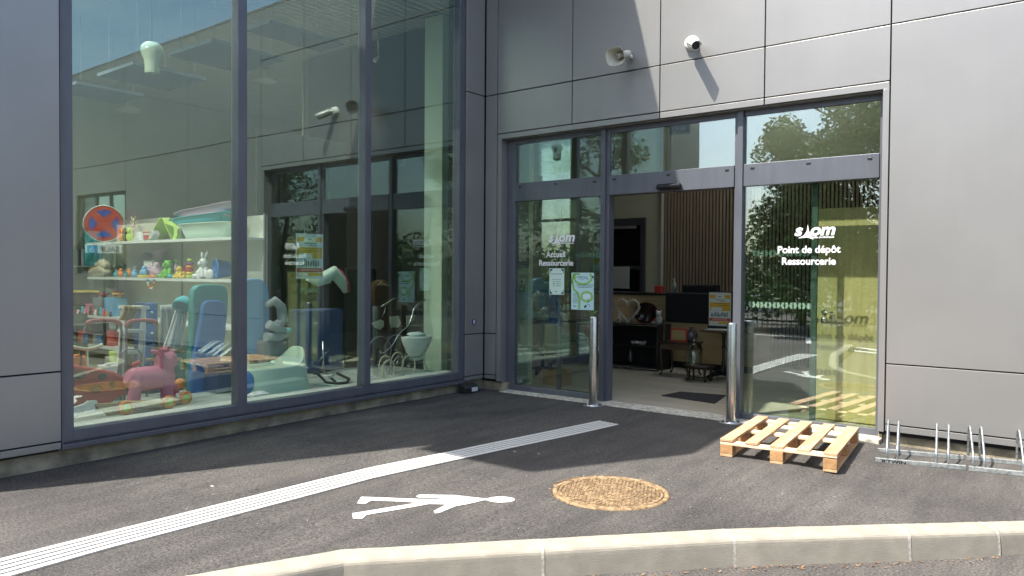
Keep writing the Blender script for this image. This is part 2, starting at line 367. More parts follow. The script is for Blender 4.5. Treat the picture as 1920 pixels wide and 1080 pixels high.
# painted tactile strip: five ribs with grooves
Lp = [ag(*p) for p in ((0, 1050), (200, 1000), (400, 950), (600, 900.5), (700, 877), (840, 849), (960, 824), (1100, 795), (1124, 790))]
Rp = [ag(*p) for p in ((28, 1080), (214, 1027), (400, 978), (600, 925), (700, 898), (840, 867), (960, 841), (1100, 811), (1160, 797))]
Lp = [Lp[0]+(Lp[0]-Lp[1])*2.0] + Lp; Rp = [Rp[0]+(Rp[0]-Rp[1])*2.4] + Rp
A = polyline(Lp, 90); B = polyline(Rp, 90)
m = MB(); nb = 5
for k in range(nb):
    u0 = k/nb+(.036 if k else 0); u1 = (k+1)/nb-(.036 if k < 4 else 0)
    gr = [[a.lerp(b, u)+Vector((0, 0, gz(a.x, a.y)-a.z+h)) for u, h in ((u0, .003), (u0+.004, .009), (u1-.004, .009), (u1, .003))] for a, b in zip(A, B)]
    m.sheet(gr)
gr = [[a.lerp(b, u)+Vector((0, 0, gz(a.x, a.y)-a.z+h)) for u, h in ((-.03, .001), (-.01, .005), (1.01, .005), (1.03, .001))] for a, b in zip(A, B)]
base = MB(); base.sheet(gr); base.sm = [False]*len(base.f)
m.sm = [False]*len(m.f)
tgs = obj('tactile_guide_strip', m, TACT, None, 'white ribbed guide strip curving across the asphalt towards the open door', 'tactile strip')

obj('resin_bed', base, mat('resin_bed_grey', (.06, .057, .053), .8, noise=.3, nscale=30), tgs)
# painted walking figure, lying flat
def flat(poly, z=.004):
    q = [ag(*p) for p in poly]; return [Vector((p.x, p.y, gz(p.x, p.y)+z)) for p in q]
m = MB()
def zz(p): return (600+p[0]/2.743, 860+p[1]/2.743)
head = [zz((930+72*math.cos(t)+0, 213+15*math.sin(t))) for t in [2*math.pi*k/24 for k in range(24)]]
body = [zz(p) for p in ((840, 207), (690, 190), (510, 188), (494, 196), (510, 204), (610, 206), (640, 212), (500, 210), (260, 200), (212, 199), (190, 232), (232, 236), (262, 218), (440, 224), (500, 230), (165, 284), (170, 312), (215, 313), (240, 292), (440, 258), (560, 236), (650, 238), (585, 272), (592, 284), (612, 282), (700, 246), (760, 236), (840, 217), (862, 216), (862, 209))]
for poly in (head, body):
    q = flat(poly); m.add(q, [tuple(range(len(q)))[::-1]])
bm = bmesh.new(); me_ = None
o = obj('painted_walking_figure', m, WHITEP, None, 'white painted pedestrian symbol lying on the asphalt beside the manhole cover', 'road marking', fix=False)
bm.from_mesh(o.data); bmesh.ops.triangulate(bm, faces=bm.faces, ngon_method='EAR_CLIP'); bmesh.ops.recalc_face_normals(bm, faces=bm.faces)
for f in bm.faces:
    if f.normal.z < 0: f.normal_flip()
bm.to_mesh(o.data); bm.free()

# manhole cover
mc = ag(1145, 924); mz = gz(mc.x, mc.y)
t = thing('manhole_cover', 'round rusty cast iron manhole cover with leaf litter round its rim', 'manhole cover', Vector((mc.x, mc.y, mz)))
rr = ((ag(1037, 923)-ag(1255, 925)).length)/2
m = MB(); m.lathe([(rr, -.02), (rr, .006), (rr-.012, .011), (rr-.03, .011), (rr-.034, .003)], (mc.x, mc.y, mz), 56, cap=False); obj('frame_ring', m, RUST, t)
m = MB(); m.lathe([(.0001, .003), (rr-.038, .003), (rr-.038, -.01)], (mc.x, mc.y, mz), 56, cap=False); lid = obj('lid', m, RUSTD, t)
m = MB()
for i in range(-11, 12):
    for j in range(-11, 12):
        x, y = i*.029+(.0145 if j % 2 else 0), j*.029
        if math.hypot(x, y) < rr-.06 and not (.16 < math.hypot(x, y) < .185) and not (abs(abs(x)-.22) < .03 and abs(y) < .02):
            m.obox((mc.x+x, mc.y+y, mz+.0055), .0235, .0135, .007, (j % 2)*math.pi/2+.4)
m.lathe([(.165, .003), (.165, .009), (.18, .009), (.18, .003)], (mc.x, mc.y, mz), 48, cap=False); m.lathe([(rr-.058, .003), (rr-.058, .010), (rr-.042, .010), (rr-.042, .003)], (mc.x, mc.y, mz), 56, cap=False)
obj('raised_pattern', m, RUST, lid)
LEAFM = mat('dry_leaf', (.24, .14, .075), .8, noise=.4, nscale=12)
m = MB(); rng = random.Random(5)
def leaf(mb, x, y, z, s, rng, lift=.4):
    a = rng.uniform(0, 6.28); u = Vector((math.cos(a), math.sin(a), rng.uniform(-lift, lift))).normalized()*s; v = Vector((-math.sin(a), math.cos(a), rng.uniform(-lift, lift))).normalized()*s*.5
    c = Vector((x, y, z+s*.25))
    mb.add([c-u, c-v*.9, c+u, c+v], [(0, 1, 2, 3)])
for k in range(190):
    a = rng.gauss(math.pi, .5) if k % 3 else rng.uniform(0, 6.28)
    if k > 150: a = rng.gauss(1.9, .5)
    r_ = rr + rng.gauss(.012, .014); leaf(m, mc.x+r_*math.cos(a), mc.y+r_*math.sin(a), mz+.004, rng.uniform(.005, .014), rng)
for k in range(170):
    i = rng.choice([5, 5, 5, 5, 6, 4, 3]); a, b = kerb[i], kerb[i+1]; d = (b-a).normalized(); nn = Vector((d.y, -d.x, 0))
    p = a.lerp(b, rng.random()) + nn*(KW+.02+abs(rng.gauss(0, .035))); leaf(m, p.x, p.y, -.152, rng.uniform(.004, .015), rng)
for k in range(60):
    p = ag(rng.gauss(1600, 30), rng.gauss(872, 10)); leaf(m, p.x, p.y, gz(p.x, p.y)+.003, rng.uniform(.003, .012), rng)
for q in ((1343, 879), (1597, 875), (1560, 880), (1420, 850)):
    p = ag(*q); leaf(m, p.x, p.y, gz(p.x, p.y)+.004, .022, rng)
for k in range(150):
    p = ag(rng.uniform(0, 1920), rng.uniform(850, 1000)); leaf(m, p.x, p.y, gz(p.x, p.y)+.002, rng.uniform(.002, .005), rng, .2)
obj('leaf_litter', m, LEAFM, None, 'dry brown leaf crumbs round the manhole, the pallet and the foot of the kerb', 'leaf litter', kind='stuff', fix=False)
m = MB(); rng = random.Random(9)
for k in range(90):
    if k % 2: p = ag(rng.uniform(100, 1500), rng.uniform(760, 900))
    else: p = ag(rng.uniform(0, 1920), rng.uniform(880, 1000))
    if p.x < .02 or p.y > -.02: continue
    s = rng.uniform(.0015, .004); m.ball((p.x, p.y, gz(p.x, p.y)+s*.4), s, s*rng.uniform(.6, 1), s*.6, 6, 4)
for px, py, s in ((398, 912, .022), (1158, 965, .0), (965, 847, .016), (1010, 851, .012), (1145, 921, 0)):
    if s: p = ag(px, py); m.ball((p.x, p.y, gz(p.x, p.y)+.002), s, s*.35, .004, 8, 5)
obj('grit', m, mat('pale_grit', (.5, .46, .4), .9), None, 'small pale grit scattered over the asphalt', 'grit', kind='stuff')
# soil line and stain along the kerb foot
m = MB()
# parking marks on the yard (seen in the glass)
for (x0, y0, x1, y1, wd) in ((-3, -12.6, 12, -12.3, .12), (.2, -12.6, 1.4, -8.6, .12), (2.9, -12.5, 4.1, -8.5, .12), (-2.4, -12.6, -1.2, -8.6, .12), (9.5, -12, 11, -6, .14), (12, -12, 13.6, -6, .14), (1.9, -10.6, 3.0, -9.7, .22), (1.3, -9.9, 2.6, -9.5, .25)):
    a = Vector((x0, y0, -.151)); b = Vector((x1, y1, -.151)); d = (b-a).normalized(); nn = Vector((-d.y, d.x, 0))*wd/2
    m.add([a-nn, b-nn, b+nn, a+nn], [(0, 1, 2, 3)])
obj('parking_lines', m, WHITEP, kind='structure')

# ============================================================ BUILDING
BLD = thing('reuse_centre_building', 'grey panel clad building with a tall shop window and a glazed entrance in the corner', 'building', Vector((0, 0, 0)))
GAP = .006; TH = .035
def panels_B(mb, x0, x1, z0, z1): mb.box(x0+GAP, x1-GAP, 0, TH, z0+GAP, z1-GAP)
def panels_A(mb, y0, y1, z0, z1): mb.box(-TH, 0, y0+GAP, y1-GAP, z0+GAP, z1-GAP)
m = MB()
xs = J + [7.0, 9.4]; xs2 = [11.6, 13.8, 16.0]
for a, b in zip([GAP*1.5]+J, J):
    if a < .1:
        for z0, z1 in ((Z5, Z4), (Z4, Z3), (Z3, Z1), (Z1, ZT)): panels_B(m, a, b, z0, z1)
    else:
        for z0, z1 in ((Z2, Z1), (Z1, 4.95), (4.95, ZT)): panels_B(m, a, b, z0, z1)
for a, b in ((J[0], J[2]), (J[2], J[3]), (J[3], J[4])): panels_B(m, a, b, 3.135, Z2)
panels_B(m, J[0], .269+GAP, Z5-.02, 3.135+GAP*2); panels_B(m, 4.628-GAP, J[4], .07, 3.135+GAP*2)
m.box(.269-.004, .269, TH, .12, .10, 3.14)       # left reveal
for a, b in zip(xs[4:], xs[5:]):
    for z0, z1 in ((Z5-.05, Z4-.04), (Z4-.04, Z3-.02), (Z3-.02, Z1), (Z1, ZT)): panels_B(m, a, b, z0, z1)
for z0, z1 in ((Z5-.05, Z4-.04), (Z4-.04, Z3-.02), (Z3-.02, 1.4), (3.1, Z1), (Z1, ZT)): panels_B(m, 9.4, 11.7, z0, z1)
for a, b in ((11.7, 13.8), (13.8, 16)):
    for z0, z1 in ((Z5-.05, Z3-.02), (Z3-.02, Z1), (Z1, ZT)): panels_B(m, a, b, z0, z1)
for z0, z1 in ((Z5, Z4), (Z4, Z3), (Z3, Z1), (Z1, 5.0)): panels_A(m, -.363, -GAP*.5, z0, z1)
for z0, z1 in ((Z5-.015, Z4-.01), (Z4-.01, Z3), (Z3, 5.0)): panels_A(m, -6.2, -4.966, z0, z1)
for y in (-6.2, -5.0, -3.4, -1.8): panels_A(m, y, {-6.2: -5.0, -5.0: -3.4, -3.4: -1.8, -1.8: 0}[y], 5.0, 7.0)
obj('cladding', m, PANEL, BLD, b=.0025)
# soffit reveal panel over the entrance
m = MB(); m.box(.265, 4.63, TH, .12, 3.131, 3.137); m.box(4.628, 4.634, TH, .12, .05, 3.13); obj('entrance_reveal', m, PANEL, BLD)
# dark core behind the joints
m = MB()
m.box(-.16, .255, TH+.002, .34, .105, ZT-.01); m.box(.255, 4.645, TH+.002, .10, 3.145, ZT-.01); m.box(.255, 4.645, .10, .34, 3.16, ZT-.01)
m.box(4.645, 9.5, TH+.002, .34, .05, ZT-.01); m.box(9.5, 11.6, TH+.002, .34, .05, 1.39); m.box(9.5, 11.6, TH+.002, .34, 3.11, ZT-.01); m.box(11.6, 16, TH+.002, .34, .05, ZT-.01)
m.box(-.3, -TH-.002, -.352, -.006, .14, 5.0); m.box(-.3, -TH-.002, -6.19, -4.976, .1, 5.0); m.box(-.3, -TH-.002, -6.19, TH, 5.001, 6.94); m.box(-.3, 0, TH+.001, 6, ZT+.05, 6.94)
obj('wall_core', m, JOINT, BLD)
m = MB(); m.box(-.28, -.055, -6.15, .055, -.3, .125); m.box(-.055, .33, .055, .33, -.3, .10); m.box(4.66, 16, .055, .33, -.3, .045)
m.box(4.628, 4.66, .03, .33, -.3, .05)
obj('plinth', m, PLINTH, BLD)
m = MB(); m.box(.32, 4.66, -.075, .11, -.2, .012); m.box(1.72, 3.26, .11, .30, -.2, .016); o = obj('threshold', m, SILLST, BLD, b=.006)
# roof and flashing
def holed(mb, x0, x1, y0, y1, z0, z1, holes):
    X_ = sorted({x0, x1, *[h[0] for h in holes], *[h[1] for h in holes]}); Y_ = sorted({y0, y1, *[h[2] for h in holes], *[h[3] for h in holes]})
    for a, b in zip(X_, X_[1:]):
        for c_, d_ in zip(Y_, Y_[1:]):
            mx_, my_ = (a+b)/2, (c_+d_)/2
            if not any(h[0] < mx_ < h[1] and h[2] < my_ < h[3] for h in holes): mb.box(a, b, c_, d_, z0, z1)
HA = [(-4.2, -.8, -5.7, -3.3), (-2.2, -.8, -3.2, -1.9)]; HB = [(.8, 3.4, 2.6, 4.4)]
m = MB(); holed(m, .0, 16, .0, 9, ZT, ZT+.04, HB); holed(m, -9.2, 0.0, -6.2, 6, 7.0, 7.04, HA)
m.box(-2.3, -.04, -6.2, -6.16, 0.1, 7.0); m.box(-9.2, -2.3, -6.2, -6.16, -.2, .3); m.box(-9.2, -2.3, -6.2, -6.16, 4.6, 7.0); m.box(-9.2, -3.8, -6.2, -6.16, .3, 4.6); m.box(-2.7, -2.3, -6.2, -6.16, .3, 4.6)
m.box(-9.2, -9.16, -6.16, 9, -.2, 7.0); m.box(-9.2, 16, 9, 9.04, -.2, 5.7); obj('roof', m, mat('roof_metal', (.2, .2, .21), .5, .3), BLD, fix=False)
OP = bpy.data.materials.new("opal_sheet"); OP.use_nodes = True; n_ = OP.node_tree; n_.nodes.remove(n_.nodes["Principled BSDF"]); q_ = n_.nodes.new("ShaderNodeBsdfTranslucent"); q_.inputs[0].default_value = (.95, .96, .93, 1); n_.links.new(q_.outputs[0], n_.nodes["Material Output"].inputs[0])
WELL = mat('well_white', (.85, .85, .83), .8)
for (x0, x1, y0_, y1_), zc, zt in [(h, 4.94, 6.98) for h in HA]+[(h, 4.96, ZT-.01) for h in HB]:  # openings added out of view to bring daylight into the rooms
    m = MB(); m.add([(x0, y0_, zc+.02), (x1, y0_, zc+.02), (x1, y1_, zc+.02), (x0, y1_, zc+.02)], [(0, 1, 2, 3)]); rl = obj('added_rooflight', m, OP, BLD, fix=False)
    m = MB(); m.add([(x0, y0_, zc), (x1, y0_, zc), (x1, y1_, zc), (x0, y1_, zc), (x0, y0_, zt), (x1, y0_, zt), (x1, y1_, zt), (x0, y1_, zt)], [(0, 1, 5, 4), (1, 2, 6, 5), (2, 3, 7, 6), (3, 0, 4, 7)]); obj('added_rooflight_kerb', m, WELL, rl)
# canopy over the window with ribbed soffit
CPE = [(-6.36, 1.20), (-5.1, 1.87), (-4.1, 1.78), (-3.15, 1.70), (-2.2, 1.50), (-.004, 1.48)]
cp = [(0.01, -6.36)] + [(b, a) for a, b in CPE] + [(0.01, -.004)]
m = MB(); m.prism(cp, (0, 0, 6.98), (1, 0, 0), (0, 1, 0), .10); obj('canopy', m, PANEL, BLD)
RIB = mat('ribbed_metal', (.80, .83, .80), .4, .1)
m = MB()
def cpx(y):
    for (a, b), (c, d) in zip(CPE, CPE[1:]):
        if a <= y <= c: return b+(d-b)*(y-a)/(c-a)
    return 1.48
x = .03; up_ = False; rows = []
while x < 2.5:
    ys = [y for y in [-6.35+6.34*k/40 for k in range(41)] if cpx(y) >= x]
    if len(ys) > 2: rows.append((x, min(ys), max(ys), 6.945 + (.03 if up_ else 0)))
    up_ = not up_ if (len(rows) % 2 == 0) else up_; x += .03
gr = [[Vector((x, y0, z)), Vector((x, y1, z))] for x, y0, y1, z in rows]; m.sheet(gr); m.sm = [False]*len(m.f); obj('soffit', m, RIB, BLD, fix=False)

# ---- shop window (left wall)
WIN = MB()
yL, yR = -4.952, -.363
zb, zs, zh = .25, .165, 5.0
mull = [(-4.952, -4.875), (-3.47, -3.378), (-1.965, -1.882), (-.462, -.368)]
for i, (a, b) in enumerate(mull):
    WIN.box(-.13, -.012, a, b, zs, zh)
for (a, b) in ((-4.875, -3.47), (-3.378, -1.965), (-1.882, -.462)):
    WIN.box(-.13, -.014, a, b, zs, zb); WIN.box(-.13, -.014, a, b, zh-.05, zh)
wo = obj('shop_window', WIN, FRAME, BLD, b=.003)
m = MB(); m.box(-.14, .012, -4.966, -.352, .112, .150); m.box(-.14, -.004, -4.966, -4.952, .15, 5.0); m.box(-.14, -.03, -4.966, -.352, .15, .165); obj('sill_flashing', m, FRAME, wo, b=.004)
for (a, b) in ((-4.885, -3.46), (-3.388, -1.955), (-1.892, -.452)):
    m = MB(); m.box(-.075, -.062, a, b, zb-.01, zh-.04); obj('glass_pane', m, GL_A, wo)
m = MB(); m.box(-3.8, -3.74, -6.2, -6.1, .3, 4.6); m.box(-2.76, -2.7, -6.2, -6.1, .3, 4.6); m.box(-3.74, -2.76, -6.2, -6.1, .3, .38); m.box(-3.74, -2.76, -6.2, -6.1, 4.52, 4.6); m.box(-3.74, -2.76, -6.19, -6.11, 2.60, 2.66); ew = obj('end_window', m, FRAME, BLD)
m = MB(); m.box(-3.75, -2.75, -6.15, -6.14, .3, 4.6); obj('glass_pane', m, GL_C, ew)
OPB = bpy.data.materials.new("blind_slats"); OPB.use_nodes = True; n_ = OPB.node_tree; n_.nodes.remove(n_.nodes["Principled BSDF"]); q_ = n_.nodes.new("ShaderNodeBsdfTranslucent"); q_.inputs[0].default_value = (.62, .78, .72, 1); n_.links.new(q_.outputs[0], n_.nodes["Material Output"].inputs[0])
m = MB(); z = 3.65; rng = random.Random(41)
while z < 4.52:
    w1, w2 = rng.uniform(-.008, .008), rng.uniform(-.008, .008); m.add([(-3.74, -6.06, z+w1), (-2.76, -6.06, z+w2), (-2.76, -6.045, z+w2+.035), (-3.74, -6.045, z+w1+.035)], [(0, 1, 2, 3)]); z += .041
obj('window_blind', m, OPB, ew, fix=False)
# ---- entrance screen
E_ = MB(); y0, y1 = .115, .17
E_.box(.345, .402, y0, y1, .006, 3.135); E_.box(4.585, 4.628, y0, y1, .006, 3.135)
E_.box(1.655, 1.712, y0-.03, y1+.03, .006, 3.135); E_.box(1.712, 1.752, y0+.004, y1+.06, .006, 3.135)
E_.box(3.262, 3.318, y0-.03, y1+.03, .006, 3.135); E_.box(3.222, 3.262, y0+.004, y1+.06, .006, 3.135)
E_.box(.265, .345, .12, .16, .006, 3.14)
for a, b in ((.402, 1.655), (1.752, 3.222), (3.318, 4.585)):
    E_.box(a, b, y0+.006, y1, 3.075, 3.135); E_.box(a, b, y0-.012, y1+.08, 2.368, 2.590)
for a, b in ((.402, 1.655), (3.318, 4.585)): E_.box(a, b, y0+.002, y1, .006, .072)
eo = obj('entrance_screen', E_, FRAME, BLD, b=.003)
for a, b, z0, z1 in ((.395, 1.66, .065, 2.375), (3.31, 4.59, .065, 2.375), (.395, 1.66, 2.58, 3.08), (1.745, 3.23, 2.58, 3.08), (3.31, 4.59, 2.58, 3.08)):
    m = MB(); m.box(a, b, .135, .147, z0, z1); obj('glass_pane', m, GL_B, eo)
for px, py in ((975, 351), (1042, 345), (1115, 341), (1152, 336), (1253, 328), (1363, 319), (1411, 315), (1516, 306), (1631, 297)):
    p = at(px, py, 'y', .103); m = MB(); m.box(p.x-.02, p.x+.02, .098, .106, p.z-.011, p.z+.011); obj('drain_cap', m, BLACK, eo, b=.003)
# sliding leaves pushed open behind the side panes
for a, b, st in ((.985, 1.70, .985), (3.27, 3.99, 3.955)):
    m = MB(); m.box(a, b, .225, .237, .03, 2.36); lf = obj('sliding_leaf', m, GL_C, BLD)
    m = MB(); m.box(st, st+.042, .215, .247, .025, 2.37) if st < 2 else m.box(3.965, 4.02, .218, .242, .025, 2.37); m.box(a, 3.965 if st > 2 else b, .215, .247, .02, .075 if st < 2 else .045)
    obj('stile', m, FRAME if st < 2 else mat('seal', (.06, .11, .09), .5), lf)
    HEXM = mat('manifest_film', (.45, .62, .55), .6)
    for zz_, lo, hi in ((1.692, a+.1, b), (1.172, a+.06, b)):
        if st < 2 and zz_ < 1.5: continue
        m = MB(); x = lo+.05
        while x < hi-.02:
            hx = [(x+.034*math.cos(t)*1.15, .034*math.sin(t)) for t in [math.pi/3*k for k in range(6)]]
            for s_ in (-1, 1):
                half = [(x+s_*.006, -.03), (x+s_*.026, -.03), (x+s_*.038, 0), (x+s_*.026, .03), (x+s_*.006, .03), (x+s_*.006, .012), (x+s_*.013, 0), (x+s_*.006, -.012)]
                if s_ > 0: half = half[::-1]
                m.prism([(q[0], q[1]) for q in half], (0, .2235, zz_), (1, 0, 0), (0, 0, 1), .0008)
            x += .083
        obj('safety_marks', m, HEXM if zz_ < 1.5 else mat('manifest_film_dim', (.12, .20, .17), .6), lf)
# sensor above the door
a, b = at(1227, 352, 'y', .05), at(1279, 351, 'y', .05)
m = MB(); m.tube([(a.x+.02, .075, a.z+.005), (a.x+.035, .07, a.z+.005), (b.x-.035, .07, a.z+.005), (b.x-.02, .075, a.z+.005)], [.018, .034, .034, .018], 16)
so = obj('door_sensor', m, mat('sensor_black', (.012, .012, .014), .3), BLD)
# B-wall window far to the right (mirrored in the shop window)
m = MB()
for x in (9.5, 10.2, 10.9, 11.56): m.box(x, x+.05, .05, .12, 1.4, 3.1)
m.box(9.5, 11.6, .05, .12, 1.39, 1.45); m.box(9.5, 11.6, .05, .12, 3.05, 3.11); w2 = obj('side_window', m, FRAME, BLD)
m = MB(); m.box(9.5, 11.6, .08, .09, 1.4, 3.1); obj('glass_pane', m, GL_B, w2)

# ---- interior shell
m = MB(); m.box(-8.9, 8.0, .17, 8.8, -.1, .018); m.box(-8.9, -.13, -6.1, .17, -.1, .018); obj('interior_floor', m, FLOORI, None, kind='structure')
m = MB(); m.box(-2.3, -.135, -4.95, -.34, .019, .215); obj('display_platform', m, mat('platform_floor', (.42, .45, .40), .5, noise=.12, nscale=5), BLD)
m = MB(); m.box(-.33, -.131, -4.95, -.36, .2151, .245); obj('inner_sill', m, mat('inner_sill_white', (.75, .75, .68), .5), BLD)
m = MB(); m.box(-3.2, .30, 5.0, 5.1, .018, 4.9); m.box(.30, 8.0, 5.0, 5.1, .018, 4.9); m.box(7.9, 8, .35, 5.0, .018, 4.9)
m.box(-8.9, -8.8, -6.1, 8.8, .018, 4.9); m.box(-8.8, -3.2, 6.5, 6.6, .018, 4.9); m.box(-.28, -.26, .33, .95, .018, 4.9)
obj('interior_wall', m, WALLI, BLD)
m = MB(); holed(m, -8.9, -3.15, -6.1, 8.8, 4.93, 4.97, HA); holed(m, -3.15, -.14, .331, 8.8, 4.93, 4.97, []); holed(m, -.14, 8, .345, 8.8, 4.93, 4.97, HB); obj('ceiling', m, CEIL, BLD, fix=False)
m = MB(); rows = []; x = -3.15; k = 0
for x0, x1, y0_, y1_ in ((-3.15, -.14, -6.1, -5.7), (-.8, -.14, -5.7, .33), (-3.15, -2.2, -3.3, .33), (-2.2, -.8, -1.9, .33)):
    rows = []; x = x0; k = 0
    while x < x1+.001: zr_ = 4.93+(.06 if (k//2) % 2 else 0); rows.append([Vector((x, y0_, zr_)), Vector((x, y1_, zr_))]); x += .03; k += 1
    m.sheet(rows)
m.sm = [False]*len(m.f); obj('ribbed_ceiling', m, RIB, BLD, fix=False)
m = MB(); a, b = at(795, 500, 'y', .02).x, at(828, 500, 'y', .02).x; m.box(a, b, .02, .32, .018, 4.9); obj('column', m, mat('column_paint', (.55, .68, .50), .8), BLD)
m = MB(); m.box(a-2.9, a-.01, .30, .33, .018, 4.9); obj('dark_partition', m, mat('dark_brown_wall', (.012, .010, .010), .9), BLD)
m = MB(); a, b = at(972, 450, 'y', .6).x, at(991, 450, 'y', .6).x; m.box(a-.1, b, .6, .7, .018, 4.3); m.box(a-.1, a, .35, .6, .018, 4.3); pw = obj('pale_pier', m, mat('pier_paint', (.42, .52, .38), .8), BLD)

# ============================================================ OUTSIDE THINGS
def bollard(px, py, lab):
    p = ag(px, py); z = gz(p.x, p.y)
    t = thing('steel_bollard', lab, 'bollard', Vector((p.x, p.y, z)), 'stainless bollards guarding the entrance')
    m = MB(); m.lathe([(.048, .006), (.048, .984), (.046, .992), (.040, .996), (.0001, .997)], (p.x, p.y, z), 40, cap=False); obj('post', m, STEEL, t)
    m = MB(); m.lathe([(.0001, .012), (.088, .012), (.092, .009), (.092, -.01)], (p.x, p.y, z), 40, cap=False); obj('base_plate', m, STEEL, t)
    for k in range(4):
        a = math.pi/4+.3+k*math.pi/2; m = MB(); c = (p.x+.071*math.cos(a), p.y+.071*math.sin(a), z)
        m.lathe([(.013, .011), (.013, .022), (.010, .029), (.0001, .032)], c, 12, cap=False); obj('bolt', m, GALV, t)
    m = MB(); m.lathe([(.0001, .0035), (.108, .0035), (.118, -.004)], (p.x, p.y, z), 32, cap=False); obj('grout_collar', m, mat('grout', (.22, .215, .2), .9, noise=.3, nscale=30), t)
bollard(1112, 760, 'brushed steel bollard in the shade in front of the left glass pane')
bollard(1370, 792, 'brushed steel bollard beside the wooden pallet, right of the open door')

# pallet
c00 = ag(1350, 855); c10 = ag(1529, 882); c11 = ag(1622, 836)
ux = (c10-c00); Lx = ux.length; ux.normalize(); uy = Vector((-ux.y, ux.x, 0)); Ly = 1.2; Lx = .885
zp = .002
t = thing('wooden_pallet', 'small pale wooden pallet with five top boards lying in the sun', 'pallet', Vector((c00.x, c00.y, zp)))
RZ = math.atan2(ux.y, ux.x)
def pal(cx, cy, z, sx, sy, sz, mb): mb.obox(Vector((c00.x, c00.y, zp)) + ux*cx + uy*cy + Vector((0, 0, z)), sx, sy, sz, RZ)
PL = {'b': wood("pallet_board_pine", (.50, .27, .14), (.66, .41, .25), 4.5, axis=1), 's': PINEL, 'k': PINEB}
for _w in PL.values(): streak(_w, .72, 1.06, (5, 5, 5), (.3, .55))
for i in range(5):
    x = .05 + i*(Lx-.1)/4; m = MB(); wd = .1 if i in (0, 2, 4) else .095
    pal(x, Ly/2, .133, wd, Ly, .020, m); obj('top_board', m, PL['b'], t, b=.002)
for i in range(3):
    y = .05 + i*(Ly-.1)/2; m = MB(); pal(Lx/2, y, .112, Lx, .1, .020, m); obj('stringer_board', m, PL['s'], t, b=.002)
    for k in range(3):
        x = .05 + k*(Lx-.1)/2; m = MB(); pal(x, y, .062, .098, .1 if i != 1 else .14, .078, m); obj('block', m, PL['k'], t, b=.003)
for k in range(3):
    x = .05 + k*(Lx-.1)/2; m = MB(); pal(x, Ly/2, .011, .098, Ly, .020, m); obj('bottom_board', m, wood("pallet_board_low", (.46, .27, .12), (.60, .40, .22), 4.5, axis=1), t, b=.002)
NAIL = mat('nail', (.06, .045, .04), .6, .5)
for i in range(5):
    x = .05+i*(Lx-.1)/4
    for j in range(3):
        y = .05+j*(Ly-.1)/2
        for dx, dy in ((-.022, -.02), (.02, .022)):
            q = Vector((c00.x, c00.y, zp)) + ux*(x+dx) + uy*(y+dy) + Vector((0, 0, .1431)); m = MB(); m.cyl(q, q+Vector((0, 0, .0006)), .004, n=8); obj('nail_head', m, NAIL, t)

# bike racks
def rack(fr, rr_, loops, lab, brand=False, dz=0):
    """fr, rr_: ends of front and rear bars on the ground; loops: x fractions"""
    z = gz(5, -.5)+dz
    t = thing('bike_rack', lab, 'bike rack', Vector((fr[0].x, fr[0].y, z)), 'galvanised bike racks along the wall')
    for a, b in (fr, rr_):
        m = MB(); m.beam(Vector((a.x, a.y, z+.018)), Vector((b.x, b.y, z+.018)), .03, .034); obj('base_bar', m, GALVB, t, b=.002)
    for k, (u, spread, lean) in enumerate(loops):
        f = fr[0].lerp(fr[1], u); r_ = rr_[0].lerp(rr_[1], (u-.0)+spread); f.z = z+.03; r_.z = z+.03
        top = .30; mid = r_.lerp(f, .25); q = [f, f+Vector((0, 0, .085))]
        ftop = f.lerp(r_, .60); ftop.z = z+top-.02
        q += [f.lerp(ftop, .32)+Vector((0, 0, .06))] + [ftop]
        e = f.lerp(r_, .78); e.z = z+top; q.append(e); e2 = f.lerp(r_, .93); e2.z = z+top-.025; q.append(e2)
        e3 = r_.copy(); e3.z = z+top-.07; q += [e3, r_]
        # smooth
        s_ = q
        for _ in range(2):
            n = [s_[0]]
            for a, b in zip(s_, s_[1:]): n += [a.lerp(b, .25), a.lerp(b, .75)]
            s_ = n+[s_[-1]]
        m = MB(); m.tube(s_, .0095, 10); obj('wheel_loop', m, GALV, t)
    if brand:
        a, b = fr; d = (b-a).normalized(); o = Vector((a.x, a.y, z+.007)) + d*.045 + Vector((d.y, -d.x, 0))*.0158
        m = MB(); add_text(m, "B'TWIN", o, d, (0, 0, 1), .030, .0012, 'LEFT', sx=1.75); obj('lettering', m, BLACK, t, fix=False)
    return t, z
f0, f1 = ag(1641, 864), ag(1811, 881); r0, r1 = ag(1646, 845), ag(1806, 862)
t1, zr = rack((f0, f1), (r0, r1), [(.13, -.005, 0), (.25, -.0, 0), (.68, .015, 0), (.81, .02, 0)], 'left galvanised bike rack with black lettering on its front bar', True)
g0, g1 = ag(1816, 882), ag(1990, 900); h0, h1 = ag(1812, 862), ag(1975, 878)
t2, _ = rack((g0, g1), (h0, h1), [(.05, -.03, 0), (.175, -.02, 0), (.60, -.01, 0), (.74, 0, 0), (.93, 0, 0)], 'right galvanised bike rack, bolted to the end of the lettered one')
m = MB(); m.beam(f1+Vector((-.01, 0, gz(5.4, -.6)+.017)), g0+Vector((.02, 0, gz(5.4, -.6)+.017)), .024, .027); obj('black_coupler', m, BLACK, t1); m = MB(); m.beam(r1+Vector((-.01, 0, gz(5.4, -.3)+.017)), h0+Vector((.02, 0, gz(5.4, -.3)+.017)), .024, .027)
obj('black_coupler', m, BLACK, t1)

